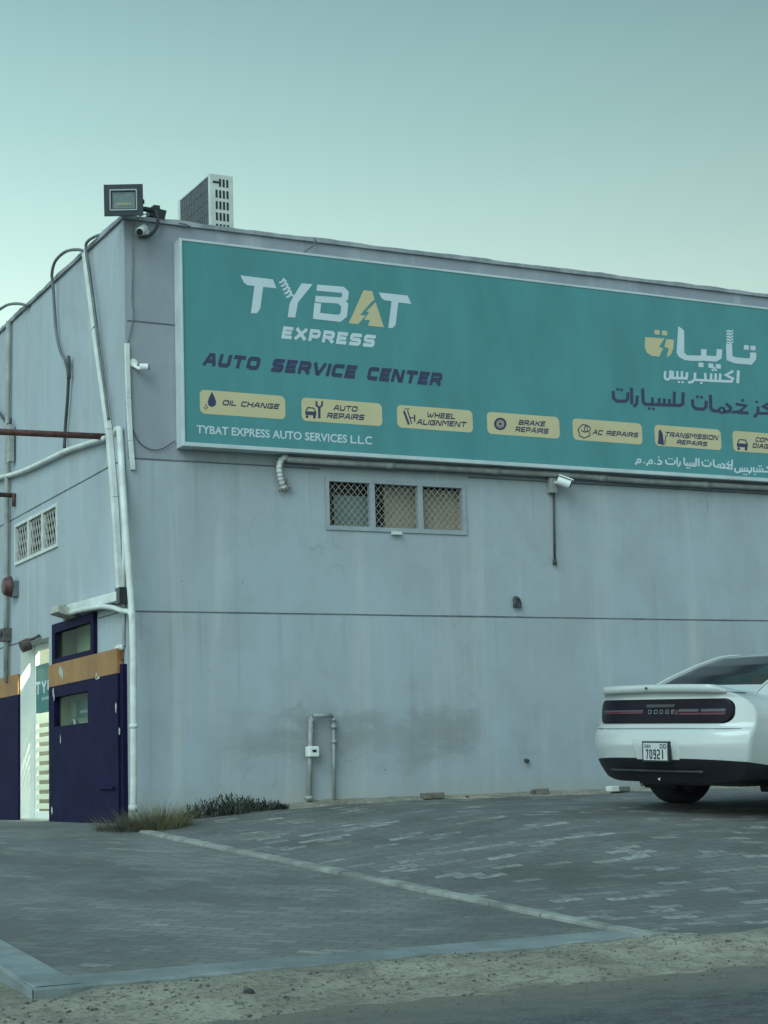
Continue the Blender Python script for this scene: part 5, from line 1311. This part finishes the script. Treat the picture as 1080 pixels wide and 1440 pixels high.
CP('side_window', cabin(lambda x, u: kind_(x, u) == 'side' and u > 0), MAT_CGLS); CP('side_window', cabin(lambda x, u: kind_(x, u) == 'side' and u < 0), MAT_CGLS)
for sg in (1, -1):
    rg = [np.array(cab_pt(x, sg*0.585))+np.array([0, 0, 0.012]) for x in np.linspace(0.66, 2.0, 24)]
    CP('roof_pillar', MB().tube(rg, [0.006+0.010*min(1, i/5)*min(1, (23-i)/6+0.05) for i in range(24)], 10), MAT_CAR)
# wheels
def wheel(ax, sy_):
    t_ = bpy.data.objects.new('wheel', None); COL.objects.link(t_); t_.parent = car; t_.location = (ax, sy_*TRK, WR+0.03); t_.empty_display_size = .1
    n = 40; pr = [(-0.135, 0.24), (-0.148, 0.29), (-0.140, 0.335), (-0.115, WR), (0.115, WR), (0.140, 0.335), (0.148, 0.29), (0.135, 0.24)]
    mb = MB(); vs = [(r_*math.cos(6.2832*k/n), w_, r_*math.sin(6.2832*k/n)) for w_, r_ in pr for k in range(n)]
    mb.add(vs, [(i*n+k, (i+1)*n+k, (i+1)*n+(k+1) % n, i*n+(k+1) % n) for i in range(len(pr)-1) for k in range(n)]); part('tyre', mb, MAT_TYRE, t_, smooth=True, local=True)
    mb = MB(); mb.tube([(0, sy_*0.02, 0), (0, sy_*0.06, 0)], 0.05, 16); mb.tube([(0, -sy_*0.11, 0), (0, -sy_*0.10, 0)], 0.236, 32)
    for k in range(10):
        a = 6.2832*k/10; mb.obox((0.14*math.cos(a), sy_*0.06, 0.14*math.sin(a)), (0.10*math.cos(a), 0, 0.10*math.sin(a)), (-0.014*math.sin(a), 0, 0.014*math.cos(a)), (0, 0.02, 0))
    vs = [(r_*math.cos(6.2832*k/32), w_*sy_, r_*math.sin(6.2832*k/32)) for w_, r_ in ((-0.11, 0.238), (0.10, 0.238), (0.10, 0.218), (-0.09, 0.215)) for k in range(32)]
    mb.add(vs, [(i*32+k, (i+1)*32+k, (i+1)*32+(k+1) % 32, i*32+(k+1) % 32) for i in range(3) for k in range(32)]); part('rim', mb, MAT_RIM, t_, local=True)
    arc = [(ax+0.405*math.cos(R(a)), sy_*0.925, WR+0.405*math.sin(R(a))) for a in np.linspace(-22, 202, 34)]
    CP('wheel_arch', MB().tube(arc, 0.022, 8), MAT_CAR)
    ln_ = MB(); nn = 20
    vs = [(ax+0.40*math.cos(R(-25+230*k/nn)), sy_*yy, WR+0.40*math.sin(R(-25+230*k/nn))) for yy in (0.50, 0.91) for k in range(nn+1)]
    ln_.add(vs, [(k, k+1, nn+2+k, nn+1+k) for k in range(nn)]); CP('arch_liner', ln_, MAT_CBLK)
for ax in (RAX, FAX):
    for sy_ in (1, -1): wheel(ax, sy_)
# underside, exhaust tips, side markers, mirrors, front lamps
CP('underbody', MB().box((0.5, -0.60, 0.24), (4.7, 0.60, 0.29)), MAT_CBLK, smooth=False)
for sy_ in (1, -1):
    mk = MB(); mk.box((0.50, sy_*0.936-0.006, 0.630), (0.68, sy_*0.936+0.012, 0.655)); CP('side_marker', mk, MAT_TRED, smooth=False)
    mr_ = MB(); mr_.obox((3.05, sy_*0.98, 1.02), (0.06, 0.01, 0), (0, 0.10, 0), (0.01, 0, 0.06)); mr_.tube([(3.08, sy_*0.84, 0.98), (3.06, sy_*0.95, 0.99)], 0.025, 8); bevel(CP('wing_mirror', mr_, MAT_CAR, smooth=False), 0.02)
    CP('headlight', MB().tube([(4.93, sy_*0.55, 0.68), (4.99, sy_*0.55, 0.68)], 0.09, 18), MAT_TSIL)
    CP('door_handle', MB().box((2.0, sy_*0.925-0.015, 0.80), (2.22, sy_*0.925+0.018, 0.83)), MAT_CAR, smooth=False)
dif = MB()
dif.tube([(0.085, y, 0.375) for y in np.linspace(-0.55, 0.55, 20)], 0.012, 6)
CP('diffuser_ridge', dif, M('bumper_ridge', (0.035, 0.035, 0.045), 0.5, 0.2))
CP('tow_cover', MB().tube([(0.135, 0.0, 0.302), (0.12, 0.0, 0.302)], 0.014, 3), MAT_CAMW)
